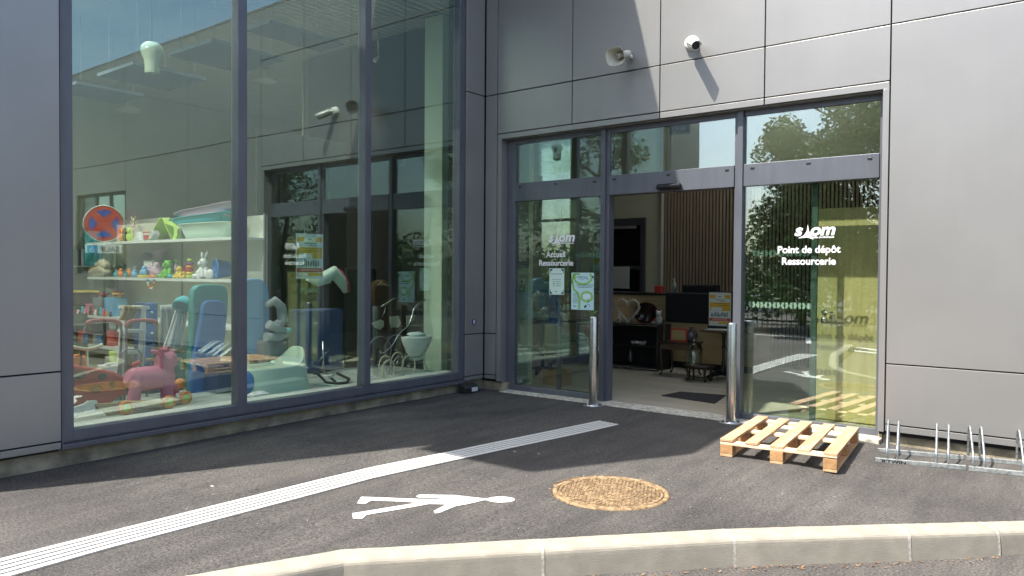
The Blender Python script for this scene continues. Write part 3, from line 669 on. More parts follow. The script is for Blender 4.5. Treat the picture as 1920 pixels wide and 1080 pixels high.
# rodent bait box in the corner
t = thing('bait_box', 'small black bait box with a white label standing in the corner below the shop window', 'bait box', Vector((.10, -.36, 0)))
m = MB(); y0_, y1_ = -.49, -.235
m.prism([(-.11, 0), (.0, 0), (.0, .07), (-.03, .095), (-.11, .11)], (.13, y1_, .0), (1, 0, 0), (0, 0, 1), .25); obj('case', m, BLACK, t, b=.008)
m = MB(); m.box(.1305, .132, -.375, -.265, .02, .068); obj('paper_label', m, WHITE, t)
# round sticker on cladding
p = at(889, 604, 'x', .003)
m = MB(); m.lathe([(.0001, .0), (.038, .0), (.038, .003)], p, 28, axis=(1, 0, 0), cap=False)
t = obj('round_sticker', m, mat('sticker_dark', (.03, .035, .07), .5), None, 'small round dark sticker with a pale centre on the corner cladding', 'sticker')
m = MB(); m.lathe([(.0001, .0042), (.024, .0042), (.024, .003)], p, 24, axis=(1, 0, 0), sy=1.25, cap=False); obj('pale_centre', m, mat('sticker_pale', (.5, .55, .65), .5), t)

# horn loudspeaker
hb = at(1182, 107, 'y', 0)
t = thing('horn_loudspeaker', 'ivory horn loudspeaker on a bracket, in the shade on the upper cladding', 'loudspeaker', hb)
mouth = at(1153, 106, 'y', -.30); ax = Vector((-.30, -.92, -.02)).normalized()
ax = (mouth - (hb+Vector((.0, -.09, .01)))).normalized()
M = ax.to_track_quat('Z', 'Y').to_matrix(); back = mouth - ax*.20
def sq(r, h, n=40, kx=1.22, ky=1.0, e=3.2):
    out = []
    for k in range(n):
        a = 2*math.pi*k/n; c, s_ = math.cos(a), math.sin(a); q = (abs(c)**e+abs(s_)**e)**(-1/e) if r > .05 else 1
        out.append(back + M @ Vector((r*kx*c*q, r*ky*s_*q, h)))
    return out
def rings(mb, rs):
    n = len(rs[0]); vs = [v for r_ in rs for v in r_]; mb.add(vs, [(i*n+k, i*n+(k+1) % n, (i+1)*n+(k+1) % n, (i+1)*n+k) for i in range(len(rs)-1) for k in range(n)], True)
# orientation: make M's x horizontal
zx = Vector((0, 0, 1)).cross(ax).normalized(); zy = ax.cross(zx); M = Matrix((zx, zy, ax)).transposed()
m = MB(); rings(m, [sq(.03, .0), sq(.036, .03), sq(.048, .09), sq(.076, .17), sq(.092, .2), sq(.096, .2), sq(.094, .194), sq(.073, .165), sq(.045, .09), sq(.028, .03), sq(.001, .028)]); obj('horn', m, IVORY, t)
m = MB(); m.lathe([(.0001, .15), (.02, .15), (.027, .14), (.030, .06), (.03, .03)], back, 20, axis=ax, cap=False); obj('phase_plug', m, IVORY, t)
m = MB(); m.lathe([(.0001, .1525), (.013, .1525), (.013, .149)], back, 16, axis=ax, cap=False); obj('plug_cap', m, GREY, t)
m = MB(); m.lathe([(.0001, -.07), (.034, -.07), (.042, -.06), (.042, -.01), (.036, .002), (.03, .01)], back, 24, axis=ax, cap=False); obj('driver_case', m, IVORY, t)
m = MB(); c = back - ax*.03
m.tube([c+zx*.046, c+zx*.05-Vector((0, 0, .05)), c-Vector((0, 0, .07)), c-zx*.05-Vector((0, 0, .05)), c-zx*.046], .005, 8); m.tube([c-Vector((0, 0, .068)), Vector((c.x+.01, -.03, c.z-.055)), Vector((hb.x, 0, hb.z-.03))], .008, 8)
m.lathe([(.0001, .012), (.03, .012), (.032, 0)], hb, 20, axis=(0, -1, 0), cap=False); m.tube([hb+Vector((0, -.01, 0)), Vector((c.x, c.y, c.z))], .009, 8)
obj('bracket', m, GALV, t)
m = MB(); m.tube([back-ax*.06, back-ax*.09-Vector((0, 0, .05)), hb+Vector((.02, -.03, -.09)), hb+Vector((.03, -.008, -.03)), hb], .003, 6); obj('cable', m, GREY, t)

# bullet cctv camera
cb = at(1298, 82, 'y', 0)
t = thing('bullet_camera', 'white bullet security camera on the sunlit upper cladding', 'security camera', cb)
m = MB(); m.lathe([(.0001, .055), (.045, .055), (.070, .042), (.080, .0)], cb, 32, axis=(0, -1, 0), cap=False); obj('wall_plate', m, WHITE, t)
lens = at(1309, 88, 'y', -.27); ax = (lens-(cb+Vector((.0, -.06, -.0)))).normalized(); st = cb+Vector((0, -.06, 0))+ax*.02
m = MB(); m.tube([cb+Vector((0, -.03, 0)), cb+Vector((0, -.075, .0)), st+ax*.03], .022, 14); obj('arm', m, WHITE, t)
m = MB(); m.lathe([(.0001, .0), (.034, .0), (.045, .014), (.046, .20), (.043, .218), (.039, .208)], st, 28, axis=ax, cap=False); obj('housing', m, WHITE, t)
m = MB(); m.lathe([(.0001, .205), (.039, .206), (.039, .196)], st, 24, axis=ax, cap=False); obj('lens_window', m, BLACK, t)
zx = Vector((0, 0, 1)).cross(ax).normalized(); zy = ax.cross(zx)
m = MB(); hs = [[st+ax*h + zx*(r_*math.sin(a)) + zy*(r_*math.cos(a)) for a in [R(-80+160*k/16) for k in range(17)]] for h, r_ in ((.01, .050), (.235, .050), (.235, .054), (.01, .054), (.01, .050))]
m.sheet(hs); obj('sun_hood', m, WHITE, t)

# lettering on the glass
def logo(mb, o, s):
    """word mark: s, a sail, om with a small line of text"""
    u = (1, 0, 0); v = (0, 0, 1); o = Vector(o)
    add_text(mb, "s", o+Vector((-.56*s, 0, 0)), u, v, .62*s, .022*s, 'LEFT', shear=.22, sx=1.15)
    add_text(mb, "om", o+Vector((.02*s, 0, 0)), u, v, .62*s, .022*s, 'LEFT', shear=.22, sx=1.12)
    mb.add([o+Vector((a*s, 0, b*s)) for a, b in ((-.055, .42), (-.09, .16), (-.20, .0), (-.42, -.11), (-.06, -.085), (.17, -.17), (.085, .0), (-.005, .16))], [tuple(range(8))])
    add_text(mb, "Vallée de Chevreuse", o+Vector((.10*s, 0, -.115*s)), u, v, .098*s, .004*s, 'LEFT', shear=.1)
GY = .1325
m = MB(); c = at(1046, 453, 'y', GY); logo(m, (c.x, GY, c.z), .25)
obj('window_logo', m, WVIN, None, 'white word mark with a sail on the left entrance pane, above the word Accueil', 'lettering', 'white lettering on the entrance glass', fix=False)
def lines(lab, rows):
    t = None
    for txt, px, py, sz, sx_ in rows:
        c = at(px, py, 'y', GY)
        if t is None: t = thing('window_lettering', lab, 'lettering', Vector((c.x, GY, c.z)), 'white lettering on the entrance glass')
        m = MB(); add_text(m, txt, (c.x, GY, c.z), (1, 0, 0), (0, 0, 1), sz, .0022, sx=sx_); obj('text_line', m, WVIN, t, fix=False)
lines('white words Accueil Ressourcerie on the left entrance pane', (("Accueil", 1042, 482, .096, .98), ("Ressourcerie", 1042, 498, .096, .98)))
m = MB(); c = at(1517, 441, 'y', GY); logo(m, (c.x, GY, c.z), .25)
obj('window_logo', m, WVIN, None, 'white word mark with a sail on the right pane above Point de dépôt', 'lettering', 'white lettering on the entrance glass', fix=False)
lines('white words Point de dépôt Ressourcerie on the right pane, in the sun', (("Point de dépôt", 1515, 474, .098, 1.0), ("Ressourcerie", 1515, 496, .098, .98)))

# posters
PAPER = mat('paper_mint', (.62, .78, .68), .7); PAPERB = mat('paper_sky', (.50, .72, .74), .7); INK = mat('ink_green', (.02, .10, .09), .7); INKD = mat('ink_dark', (.03, .05, .06), .7); POSTG = mat('poster_green', (.26, .52, .10), .7)
def poster(name, o, u, v, W, H, paper, lab, cat='poster', grp=None):
    """o: lower-left corner on plane; u,v unit axes"""
    m = MB(); m.prism([(0, 0), (W, 0), (W, H), (0, H)], o, u, v, -.001) if False else m.prism([(0, 0), (W, 0), (W, H), (0, H)], o, u, v, .001)
    return obj(name, m, paper, None, lab, cat, grp)
def deco(parent, name, mt, o, u, v, shapes, off):
    m = MB(); o = Vector(o); u = Vector(u); v = Vector(v); n = u.cross(v).normalized()*off
    for s_ in shapes:
        if s_[0] == 'p': m.add([o+u*a+v*b+n for a, b in s_[1]], [tuple(range(len(s_[1])))])
        elif s_[0] == 't': add_text(m, s_[1], o+u*s_[2]+v*s_[3], u, v, s_[4], s_[4]*.03, s_[5] if len(s_) > 5 else 'CENTER', sx=s_[6] if len(s_) > 6 else 1, off=off)
        elif s_[0] == 'l':
            pts = [Vector(p).to_2d() for p in s_[1]]; w_ = s_[2]/2; L_, R_ = [], []
            for i, p in enumerate(pts):
                d = (pts[min(i+1, len(pts)-1)]-pts[max(i-1, 0)]).normalized(); q = Vector((-d.y, d.x))*w_; L_.append(p+q); R_.append(p-q)
            for i in range(len(pts)-1): m.add([o+u*q.x+v*q.y+n for q in (L_[i], R_[i], R_[i+1], L_[i+1])], [(0, 1, 2, 3)])
    return obj(name, m, mt, parent, fix=False)
U, V = Vector((1, 0, 0)), Vector((0, 0, 1))
def arc(cx, cy, rx, ry, a0, a1, n=24): return [(cx+rx*math.cos(R(a0+(a1-a0)*k/n)), cy+ry*math.sin(R(a0+(a1-a0)*k/n))) for k in range(n+1)]
# opening hours sheet
a = at(1030, 552, 'y', .131); W, H = .215, .315; o = Vector((a.x, .131, a.z))
pt = poster('hours_notice', o, U, V, W, H, PAPER, 'pale green opening hours notice with dark corners, on the left pane below Ressourcerie')
sh = [('t', "HORAIRES RESSOURCERIE", W/2, H*.77, .0155, 'CENTER', .9)]
for i, s_ in enumerate(("MARDI   14H00-17H30", "MER.   10H00-17H30", "SAMEDI   10H00-17H30", "DIM.   14H00-17H30")): sh.append(('t', s_, W/2, H*(.56-.08*i), .0145, 'CENTER', .85))
for sx_, x0 in ((1, .0), (-1, W)):
    for sy_, z0 in ((1, .0), (-1, H)):
        sh.append(('p', [(x0+sx_*.008, z0+sy_*.008), (x0+sx_*.045, z0+sy_*.008), (x0+sx_*.038, z0+sy_*.028), (x0+sx_*.020, z0+sy_*.032), (x0+sx_*.014, z0+sy_*.06), (x0+sx_*.008, z0+sy_*.062)][::sx_*sy_]))
sh.append(('t', "siom", W/2-.01, .03, .02))
deco(pt, 'print', INK, o, U, V, sh, .0012)
# green poster
a = at(1071, 580, 'y', .131); W, H = .312, .435; o = Vector((a.x, .131, a.z))
pt = poster('hands_poster', o, U, V, W, H, PAPERB, 'pale blue poster with green looping ribbons on the left pane beside the bollard')
deco(pt, 'ribbon', POSTG, o, U, V, [('l', [(.03, H-.02), (.01, H-.09), (.035, H-.2), (.09, H*.45), (.12, .12), (.11, .01)], .028), ('l', arc(.16, H-.06, .12, .075, 150, 400), .024), ('l', arc(.215, .155, .075, .055, 0, 360), .024), ('l', [(.03, H-.02), (.07, H-.015), (.12, H-.02)], .02)], .0012)
shp = [('t', "LA RESSOURCERIE RECHERCHE", W*.60, H*.655, .0165, 'CENTER', 1.0), ('t', "DES PREMIERS BÉNÉVOLES", W*.60, H*.60, .0165, 'CENTER', 1.0), ('t', "siom", .05, .035, .024), ('t', "APPEL AU BÉNÉVOLAT", .215, .148, .012)]
for i in range(9): shp.append(('l', [(.028, .19-.014*i), (.028+(.075 if i % 3 else .085), .19-.014*i)], .0035))
shp += [('l', arc(.10, H-.07, .05, .022, 20, 200, 10), .004), ('l', arc(.17, H-.075, .06, .03, 0, 170, 10), .004), ('l', [(.09, H-.05), (.14, H-.085), (.2, H-.06), (.24, H-.09)], .004), ('l', [(.12, H-.04), (.17, H-.07), (.22, H-.05)], .003), ('l', [(.235, .13), (.238, .085)], .008),
        ('p', [(.18, .02), (.215, .035), (.205, .06), (.18, .045)]), ('l', [(.2, .03), (.23, .07), (.26, .06), (.25, .03)], .004), ('p', [(W-.03, H-.03), (W-.004, H-.04), (W-.004, H-.07), (W-.025, H-.06)]), ('p', [(.002, H-.09), (.02, H-.1), (.012, H-.13), (.002, H-.125)])]
deco(pt, 'print', INKD, o, U, V, shp, .0014)
deco(pt, 'caption_card', mat('paper_white', (.7, .78, .76), .7), o, U, V, [('p', [(.165, .135), (.265, .14), (.265, .18), (.165, .175)])], .0016)

OCH = mat('poster_ochre', (.78, .46, .05), .7); REDP = mat('poster_red', (.60, .10, .05), .7); PAPW = mat('poster_paper', (.74, .80, .74), .7)
def flyer(o, u, v, W, H, lab, name='flyer_poster'):
    pt = poster(name, o, u, v, W, H, PAPW, lab)
    X = lambda a: a*W
    Y = lambda b: b*H
    rect = lambda a, b, c, d: ('p', [(X(a), Y(b)), (X(c), Y(b)), (X(c), Y(d)), (X(a), Y(d))])
    hump = [(X(.03), Y(.60)), (X(.03), Y(.46))] + [(X(.03+.5*k/12), Y(.46+.12*math.sin(math.pi*(k+.0)/12*.9))) for k in range(13)] + [(X(.97), Y(.46)), (X(.97), Y(.70)), (X(.03), Y(.70))]
    deco(pt, 'ochre_bands', OCH, o, u, v, [rect(.03, .82, .30, .93), rect(.72, .82, .97, .93), rect(.03, .56, .97, .70), rect(.60, .45, .97, .56), rect(.03, .45, .10, .56), rect(.03, .06, .97, .135)], .0012)
    deco(pt, 'red_band', REDP, o, u, v, [rect(.02, .145, .98, .235)], .0013)
    sh = [('t', "siom", X(.5), Y(.86), .05*H), ('t', "Une nouvelle Ressourcerie", X(.5), Y(.775), .034*H, 'CENTER', .8), ('t', "ouvre ses portes !", X(.62), Y(.73), .034*H, 'CENTER', .8), ('l', [(X(.25), Y(.67)), (X(.9), Y(.67))], .008*H), ('l', [(X(.4), Y(.62)), (X(.9), Y(.62))], .008*H)]
    rng = random.Random(4)
    for k in range(12):
        x = .10+.065*k; h = rng.uniform(.07, .13); y = .26+rng.uniform(0, .03)
        sh += [rect(x, y, x+.035, y+h), ('p', [(X(x+.017+.018*math.cos(a)), Y(y+h+.012+.013*math.sin(a))) for a in [math.pi/3*q for q in range(6)]])]
    deco(pt, 'print', INKD, o, u, v, sh, .0015)
    deco(pt, 'white_print', WVIN, o, u, v, [('l', [(X(.2), Y(.205)), (X(.8), Y(.205))], .008*H), ('l', [(X(.15), Y(.18)), (X(.85), Y(.18))], .008*H), rect(.06, .07, .2, .125), rect(.23, .07, .44, .125)], .0018)
    return pt
a = at(556, 523, 'x', -.052)
flyer(Vector((-.082, -2.792, 1.405)), Vector((0, 1, 0)), V, .33, .452, 'ochre and white flyer with a red band, stuck on the middle shop window pane')

# ============================================================ YARD SIGN, mounted on the wall beyond the view, seen mirrored
SO = Vector((9.75, -.28, 0)); SN = (Vector((-6.2, -7.4, 0))-SO).normalized(); SU = Vector((0, 0, 1)).cross(SN)*1.0
c = SO+Vector((0, 0, 2.42)); RS = .36
t = thing('no_stopping_sign', 'round red and blue no stopping sign seen mirrored in the left shop pane', 'road sign', SO+Vector((0, 0, -.045)))
m = MB(); m.cyl(SO-SN*.04+Vector((0, 0, -.045)), SO-SN*.04+Vector((0, 0, 2.8)), .03, n=14); obj('post', m, GALV, t)
m = MB(); m.lathe([(.0001, .0), (RS, .0), (RS, -.01)], c, 48, axis=SN, cap=False); m.lathe([(RS, 0), (RS+.012, 0), (RS+.012, -.02)], c, 48, axis=SN, cap=False); obj('plate', m, WHITE, t)
m = MB(); m.lathe([(.0001, .002), (RS-.014, .002)], c, 48, axis=SN, cap=False); obj('red_face', m, plain('sign_red', (.62, .03, .02), .4), t)
def sp(x, z, off): return c+SU*x+Vector((0, 0, z))+SN*off
m = MB()
for a0 in (0, 90, 180, 270):
    r1_ = RS*.76; pts = arc(0, 0, r1_, r1_, a0-32, a0+32, 12); k = .12; pts.append((k*math.cos(R(a0)), k*math.sin(R(a0)))); m.add([sp(q[0], q[1], .0035) for q in pts], [tuple(range(len(pts)))])
obj('blue_quarters', m, plain('sign_blue', (.02, .06, .45), .4), t, fix=False)
t = thing('except_plate', 'small white plate reading SAUF with a wheelchair pictogram, mirrored below the round sign', 'sign plate', SO+Vector((0, 0, 1.8)))
m = MB(); m.prism([(-.33, -.60), (.33, -.60), (.33, -.42), (-.33, -.42)], c, SU, (0, 0, 1), .012); obj('plate', m, WHITE, t, b=.004)
m = MB(); m.add([sp(x, z, .0135) for x, z in ((.12, -.59), (.30, -.59), (.30, -.43), (.12, -.43))], [(0, 1, 2, 3)]); bp_ = obj('blue_square', m, BLUE, t, fix=False)
m = MB(); add_text(m, "SAUF", c+SU*(-.10)+Vector((0, 0, -.57))+SN*.0135, SU, (0, 0, 1), .155, .003); obj('lettering', m, BLACK, t, fix=False)
m = MB(); A_ = arc(0, -.02, .042, .042, 60, -200, 18)
for a, b in zip(A_, A_[1:]): m.add([sp(.21+x, -.51+z, .015) for x, z in ((a[0], a[1]), (b[0], b[1]), (b[0]*.72, (b[1]+.02)*.72-.02), (a[0]*.72, (a[1]+.02)*.72-.02))], [(0, 1, 2, 3)])
m.add([sp(.21+x, -.51+z, .015) for x, z in ((-.006, .05), (.006, .05), (.008, .0), (.035, .0), (.05, -.045), (.04, -.048), (.026, -.01), (-.006, -.01))], [tuple(range(8))])
obj('wheelchair_pictogram', m, WVIN, bp_, fix=False)

# ============================================================ YARD BEYOND (seen in the glass)
LEAFA = mat('foliage_a', (.07, .15, .022), .6, noise=.5, nscale=1.5, col2=(.12, .24, .045)); LEAFB = mat('foliage_b', (.045, .11, .022), .6, noise=.5, nscale=2, col2=(.085, .17, .035)); BARK = mat('bark', (.06, .045, .03), .9, noise=.4, nscale=8, bump=.6, bscale=20)
def crown_mb(rng, clusters, n, s):
    m = MB(); vs = []; fs = []
    tot = sum(c[3]**2 for c in clusters)
    for cx, cy, cz, r_ in clusters:
        for _ in range(int(n*r_**2/tot)):
            d = Vector((rng.gauss(0, 1), rng.gauss(0, 1), rng.gauss(0, .8))).normalized()*r_*(rng.random()**.4)
            p = Vector((cx, cy, cz))+d; a = Vector((rng.gauss(0, 1), rng.gauss(0, 1), rng.gauss(0, .6))).normalized(); b = a.cross(Vector((rng.gauss(0, 1), rng.gauss(0, 1), rng.gauss(0, 1)))).normalized()
            k = s*rng.uniform(.6, 1.3); i = len(vs); vs += [p-a*k, p+b*k*.5, p+a*k, p-b*k*.5]; fs.append((i, i+1, i+2, i+3))
    m.add(vs, fs); return m
def tree(x, y, h, r_, lab, seed, leafm, n=4200, bare=0):
    rng = random.Random(seed); z0 = -.155
    t = thing('broadleaf_tree', lab, 'tree', Vector((x, y, z0)), 'trees beyond the yard hedge')
    m = MB(); pts = [Vector((x, y, z0))]; 
    for k in range(1, 6): pts.append(Vector((x+rng.gauss(0, .1)*k*.5, y+rng.gauss(0, .1)*k*.5, z0+h*.8*k/5)))
    rad = [.20*h/8*(1-.16*k) for k in range(6)]; m.tube(pts, rad, 9); cl = []
    for k in range(13+bare):
        i = rng.choice([1, 2, 2, 3, 3, 4, 4, 5]); a = rng.uniform(0, 6.28); st = pts[i]; L = r_*rng.uniform(.45, 1.0)*(1 if i < 4 else .7)
        if k >= 13: i = rng.choice([4, 5]); st = pts[i]; L = r_*rng.uniform(1.0, 1.35)
        e = st+Vector((math.cos(a)*L, math.sin(a)*L, L*rng.uniform(.25, .75))); md = st.lerp(e, .5)+Vector((0, 0, .15))
        m.tube([st, md, e], [rad[i]*.5, rad[i]*.3, .012], 6)
        if k >= 13:
            for q in range(6):
                s_ = md.lerp(e, rng.random()); m.tube([s_, s_+Vector((rng.gauss(0, .35), rng.gauss(0, .35), rng.gauss(.1, .3)))], [.012, .004], 4)
            continue
        cl.append((e.x, e.y, e.z, r_*rng.uniform(.28, .45)))
    cl.append((pts[5].x, pts[5].y, pts[5].z, r_*.45)); cl.append((pts[4].x, pts[4].y, pts[4].z, r_*.5))
    obj('trunk', m, BARK, t); obj('crown', crown_mb(rng, cl, int(n*1.9), .085), leafm, t, fix=False)
tree(.5, -16.6, 9.0, 2.7, 'tallest leafy tree, mirrored in the upper right entrance pane', 11, LEAFA, 8500, 5)
tree(-1.4, -17.4, 5.6, 1.5, 'slim young tree left of the tall one in the right entrance pane', 12, LEAFB, 3000, 2)
tree(-.5, -15.8, 6.4, 1.7, 'bushy many stemmed tree left of the tall one, close to the fence', 19, LEAFA, 5200)
tree(2.2, -15.9, 6.8, 1.9, 'bushy tree right of the tall one, close to the fence', 20, LEAFA, 5200)
tree(4.2, -17.0, 8.0, 2.6, 'broad dark tree behind the yard, right of the tall one as mirrored', 13, LEAFB)
tree(8.0, -16.0, 10.5, 2.0, 'medium tree behind the yard opposite the bike racks', 14, LEAFA)
tree(14.2, -17.2, 10.5, 2.3, 'far right tree behind the yard hedge', 15, LEAFB)
tree(-7.5, -19, 4.2, 1.6, 'low tree far left behind the yard hedge', 16, LEAFA, 2500)
tree(18.5, -10, 7.5, 2.6, 'tree at the end of the yard beside the wall sign', 17, LEAFB)
rng = random.Random(21); cl = []
for k in range(70): cl.append((-12+k*.47, -13.9+rng.gauss(0, .25), rng.uniform(.35, 1.3), rng.uniform(.45, .75)))
for k in range(26): cl.append((-2.6+k*.5, -15.3+rng.gauss(0, .3), rng.uniform(1.4, 3.2)*(.75 if k < 2 else 1), rng.uniform(.8, 1.15)))
obj('hedge', crown_mb(rng, cl, 15000, .09), LEAFA, None, 'rough green hedge along the far side of the yard', 'hedge', fix=False)
cl = []
for k in range(60): cl.append((-34+k*1.5, -26+rng.gauss(0, 1), rng.uniform(.8, 2.6), rng.uniform(1.2, 1.9)))
for k in range(18): cl.append((27+rng.gauss(0, 1), -25+k*1.5, rng.uniform(.8, 2.6), rng.uniform(1.2, 1.9)))
obj('far_woodland', crown_mb(rng, cl, 26000, .2), LEAFB, None, 'low mass of distant greenery beyond the yard trees', 'woodland', kind='stuff', fix=False)
t = thing('bar_fence', 'dark green fence of upright bars standing behind the hedge', 'fence', Vector((2, -14.7, -.15)))
m = MB()
for k in range(180): m.box(-11+k*.14, -11+k*.14+.02, -14.71, -14.69, -.15, 1.95)
obj('bars', m, mat('fence_green', (.015, .04, .025), .5), t)
m = MB()
for z in (.1, 1.8): m.box(-11, 14, -14.73, -14.69, z, z+.05)
obj('rail', m, MATS['fence_green'], t)

# ============================================================ INSIDE THE SHOP WINDOW
PF = .216
G1 = 'things displayed in the shop window'
def one(name, mb, mt, lab, cat, grp=None, b=0): return obj(name, mb, mt, None, lab, cat, grp, None, b)
# hanging rafts and lamps
for k, (q, lab) in enumerate((([(201, 137), (251, 121), (381, 150), (316, 170)], 'dark ceiling raft hanging above the toy shelves'), ([(322, 103), (397, 78), (520, 115), (450, 137)], 'dark ceiling raft crossing behind the first window mullion'),
                              ([(470, 55), (500, 45), (640, 84), (599, 98)], 'dark ceiling raft nearest the top of the middle pane'), ([(110, 168), (140, 158), (266, 180), (221, 194)], 'dark ceiling raft at the far left, cut by the window frame'))):
    P = [at(x, y, 'z', 3.95) for x, y in q]
    x0, x1 = min(p.x for p in P), max(p.x for p in P); y0_, y1_ = min(p.y for p in P), max(p.y for p in P)
    t = thing('ceiling_raft', lab, 'ceiling raft', Vector(((x0+x1)/2, (y0_+y1_)/2, 3.95)), 'acoustic rafts under the ceiling')
    m = MB(); m.box(x0, x1, y0_, y1_, 3.95, 3.99); obj('panel', m, mat('raft', (.045, .07, .09), .9), t)
    m = MB()
    for a in (x0+.1, x1-.1):
        for b_ in (y0_+.1, y1_-.1): m.cyl((a, b_, 3.99), (a, b_, 4.9), .003, n=6)
    obj('wires', m, GREY, t)
def dome(px, py, yv, lab, s=.2):
    c = at(px, py, 'y', yv)
    t = thing('pendant_lamp', lab, 'pendant lamp', c, 'pendant lamps under the ceiling')
    m = MB(); m.lathe([(s, 0), (s*.93, .035), (s*.45, .10), (.05, .14), (.045, .2), (.0001, .21)], c, 30, cap=False); m.lathe([(s*.92, .004), (s*.4, .09), (.0001, .11)], c, 30, cap=False); obj('lamp_shade', m, WHITE, t)
    m = MB(); m.cyl(c+Vector((0, 0, .2)), (c.x, c.y, 4.9), .005, n=6); obj('cord', m, BLACK, t)
dome(497, 152, .2, 'white dome pendant lamp behind the middle window pane'); dome(243, 208, -.6, 'white dome pendant lamp above the toy shelves'); dome(141, 240, -.3, 'white dome pendant lamp at the left frame of the window')
c = at(285, 138, 'x', -1.5); K = .66
t = thing('jar_lamp', 'pale green bottle shaped pendant lamp high in the left pane', 'pendant lamp', c)
m = MB(); m.lathe([(r_*K, h_*K) for r_, h_ in ((.098, 0), (.105, .02), (.105, .16), (.12, .22), (.155, .30), (.165, .36), (.15, .42), (.10, .47), (.03, .49), (.0001, .49))], c, 32, cap=False); m.lathe([(.09*K, .005), (.095*K, .1), (.0001, .14)], c, 32, cap=False); obj('lamp_shade', m, mat('pale_glass_green', (.40, .48, .35), .3), t)
m = MB(); m.cyl(c+Vector((0, 0, .49*K)), (c.x, c.y, 4.92), .004, n=6); obj('cord', m, BLACK, t)

def spot(p, aim, lab, watts):
    p = Vector(p); aim = Vector(aim); d = (aim-p).normalized()
    t = thing('ceiling_spotlight', lab, 'spotlight', p, 'small lit spotlights under the shop ceiling')
    m = MB(); m.lathe([(.0001, -.10), (.024, -.10), (.030, -.02), (.030, .0), (.026, .0), (.024, -.02)], p, 20, axis=d, cap=False); m.cyl(p-d*.08, (p.x-d.x*.08, p.y-d.y*.08, 4.93), .008, n=8); obj('housing', m, WHITE, t)
    em = MATS.get('spot_glow')
    if not em:
        em = bpy.data.materials.new('spot_glow'); em.use_nodes = True; b_ = em.node_tree.nodes["Principled BSDF"]; b_.inputs["Emission Color"].default_value = (1, .85, .7, 1); b_.inputs["Emission Strength"].default_value = 4; MATS['spot_glow'] = em
    m = MB(); m.lathe([(.0001, -.012), (.024, -.012)], p, 18, axis=d, cap=False); obj('lamp', m, em, t)
    l_ = bpy.data.lights.new('spot_beam', 'SPOT'); l_.energy = watts; l_.spot_size = R(115); l_.spot_blend = .8; l_.shadow_soft_size = .05; l_.color = (1, .93, .84)
    lo = bpy.data.objects.new('spot_beam', l_); COL.objects.link(lo); lo.parent = t; lo.location = d*.01; lo.rotation_euler = (-d).to_track_quat('Z', 'Y').to_euler()
spot(at(702, 115, 'z', 4.5), (-4.2, -2.0, 1.2), 'small lit spotlight just right of the second window mullion', 190)
spot((-4.4, -4.5, 4.6), (-4.0, -2.1, 1.2), 'added fill spotlight above the toy shelves, nearest the end window', 200)  # unseen lamp added to brighten the shelf fronts
spot((-1.2, -5.5, 4.6), (-1.0, -3.6, .4), 'added fill spotlight above the display platform by the window corner', 150)  # extra lamp out of view, added to light the display floor

# long gondola of toys
X0, X1 = -5.84, -1.95
t = thing('toy_shelving', 'long white shop shelving loaded with toys behind the left pane', 'shelving', Vector((-3.9, -2.1, .018)))
m = MB(); m.box(X0, X1, -1.87, -1.84, .02, 2.17); obj('back_panel', m, CREAM, t)
for z in (1.885, 1.375, .80, .36):
    for a, b in ((X0, -3.9), (-3.895, X1)):
        m = MB(); m.box(a, b, -2.30, -1.87, z-.02, z); m.box(a, b, -2.305, -2.295, z-.035, z+.0); obj('shelf', m, SHELFW, t)
m = MB()
for x in (X0+.01, -3.9, X1-.01): m.box(x-.015, x+.015, -1.885, -1.86, .02, 2.19)
obj('upright', m, GREY, t)
t2_ = thing('back_shelving', 'cream shelving further back at the left edge of the window, holding folders', 'shelving', Vector((-7.2, -1.0, .018)))
m = MB(); m.box(-8.6, -5.9, -1.02, -1.0, .02, 2.35); obj('back_panel', m, CREAM, t2_)
for z in (1.55, 1.0, .5): m = MB(); m.box(-8.6, -5.9, -1.4, -1.02, z-.02, z); obj('shelf', m, SHELFW, t2_)
rng = random.Random(31)
for k, (mt, nm) in enumerate(((GREEN, 'green'), (LGREY, 'grey'), (DBLUE, 'navy'), (WHITE, 'white'), (CYAN, 'turquoise'))):
    p = at(141+k*5.2, 480, 'y', -1.35); m = MB(); m.box(p.x-.024, p.x+.024, -1.38, -1.1, 1.551, 1.551+(.30 if k < 4 else .62)); one('ring_binder', m, mt, f'{nm} binder standing on the back shelving at the left window frame', 'binder', 'binders on the back shelving')

def S(px, py, y=-2.1): return at(px, py, 'y', y)
ZT_, ZM, ZL, ZB = 1.886, 1.376, .801, .361
# three stacked tubs
def tub(px0, px1, z, h, mt, lab, nm='wash_tub', tilt=0, flare=1.12, y=-2.08, dy=.17):
    a = S(px0, 430).x; b = S(px1, 430).x; cx = (a+b)/2; rx = (b-a)/2
    m = MB(); n = 36
    def ring(k, zz): return [Vector((cx+rx*k*math.copysign(abs(math.cos(u))**.6, math.cos(u)), y+dy*k*math.copysign(abs(math.sin(u))**.6, math.sin(u)), z+zz+tilt*rx*math.cos(u)*(zz/h))) for u in [2*math.pi*q/n for q in range(n)]]
    rings(m, [ring(.02, 0), ring(.72, 0), ring(.80, h*.35), ring(.93, h*.93), ring(1.0, h*.95), ring(1.01, h), ring(.92, h*.99), ring(.78, h*.4), ring(.70, h*.06), ring(.02, h*.05)])
    return one(nm, m, mt, lab, 'tub', 'stacked wash tubs on the top shelf')
tub(342, 440, ZT_, .20, MINT, 'square mint green tub at the bottom of the stack of tubs')
tub(324, 432, ZT_+.185, .11, CYAN, 'turquoise tub in the middle of the stack of tubs', tilt=.05)
tub(333, 440, ZT_+.27, .12, LILAC, 'lilac baby bath on top of the stack of tubs', tilt=.09)
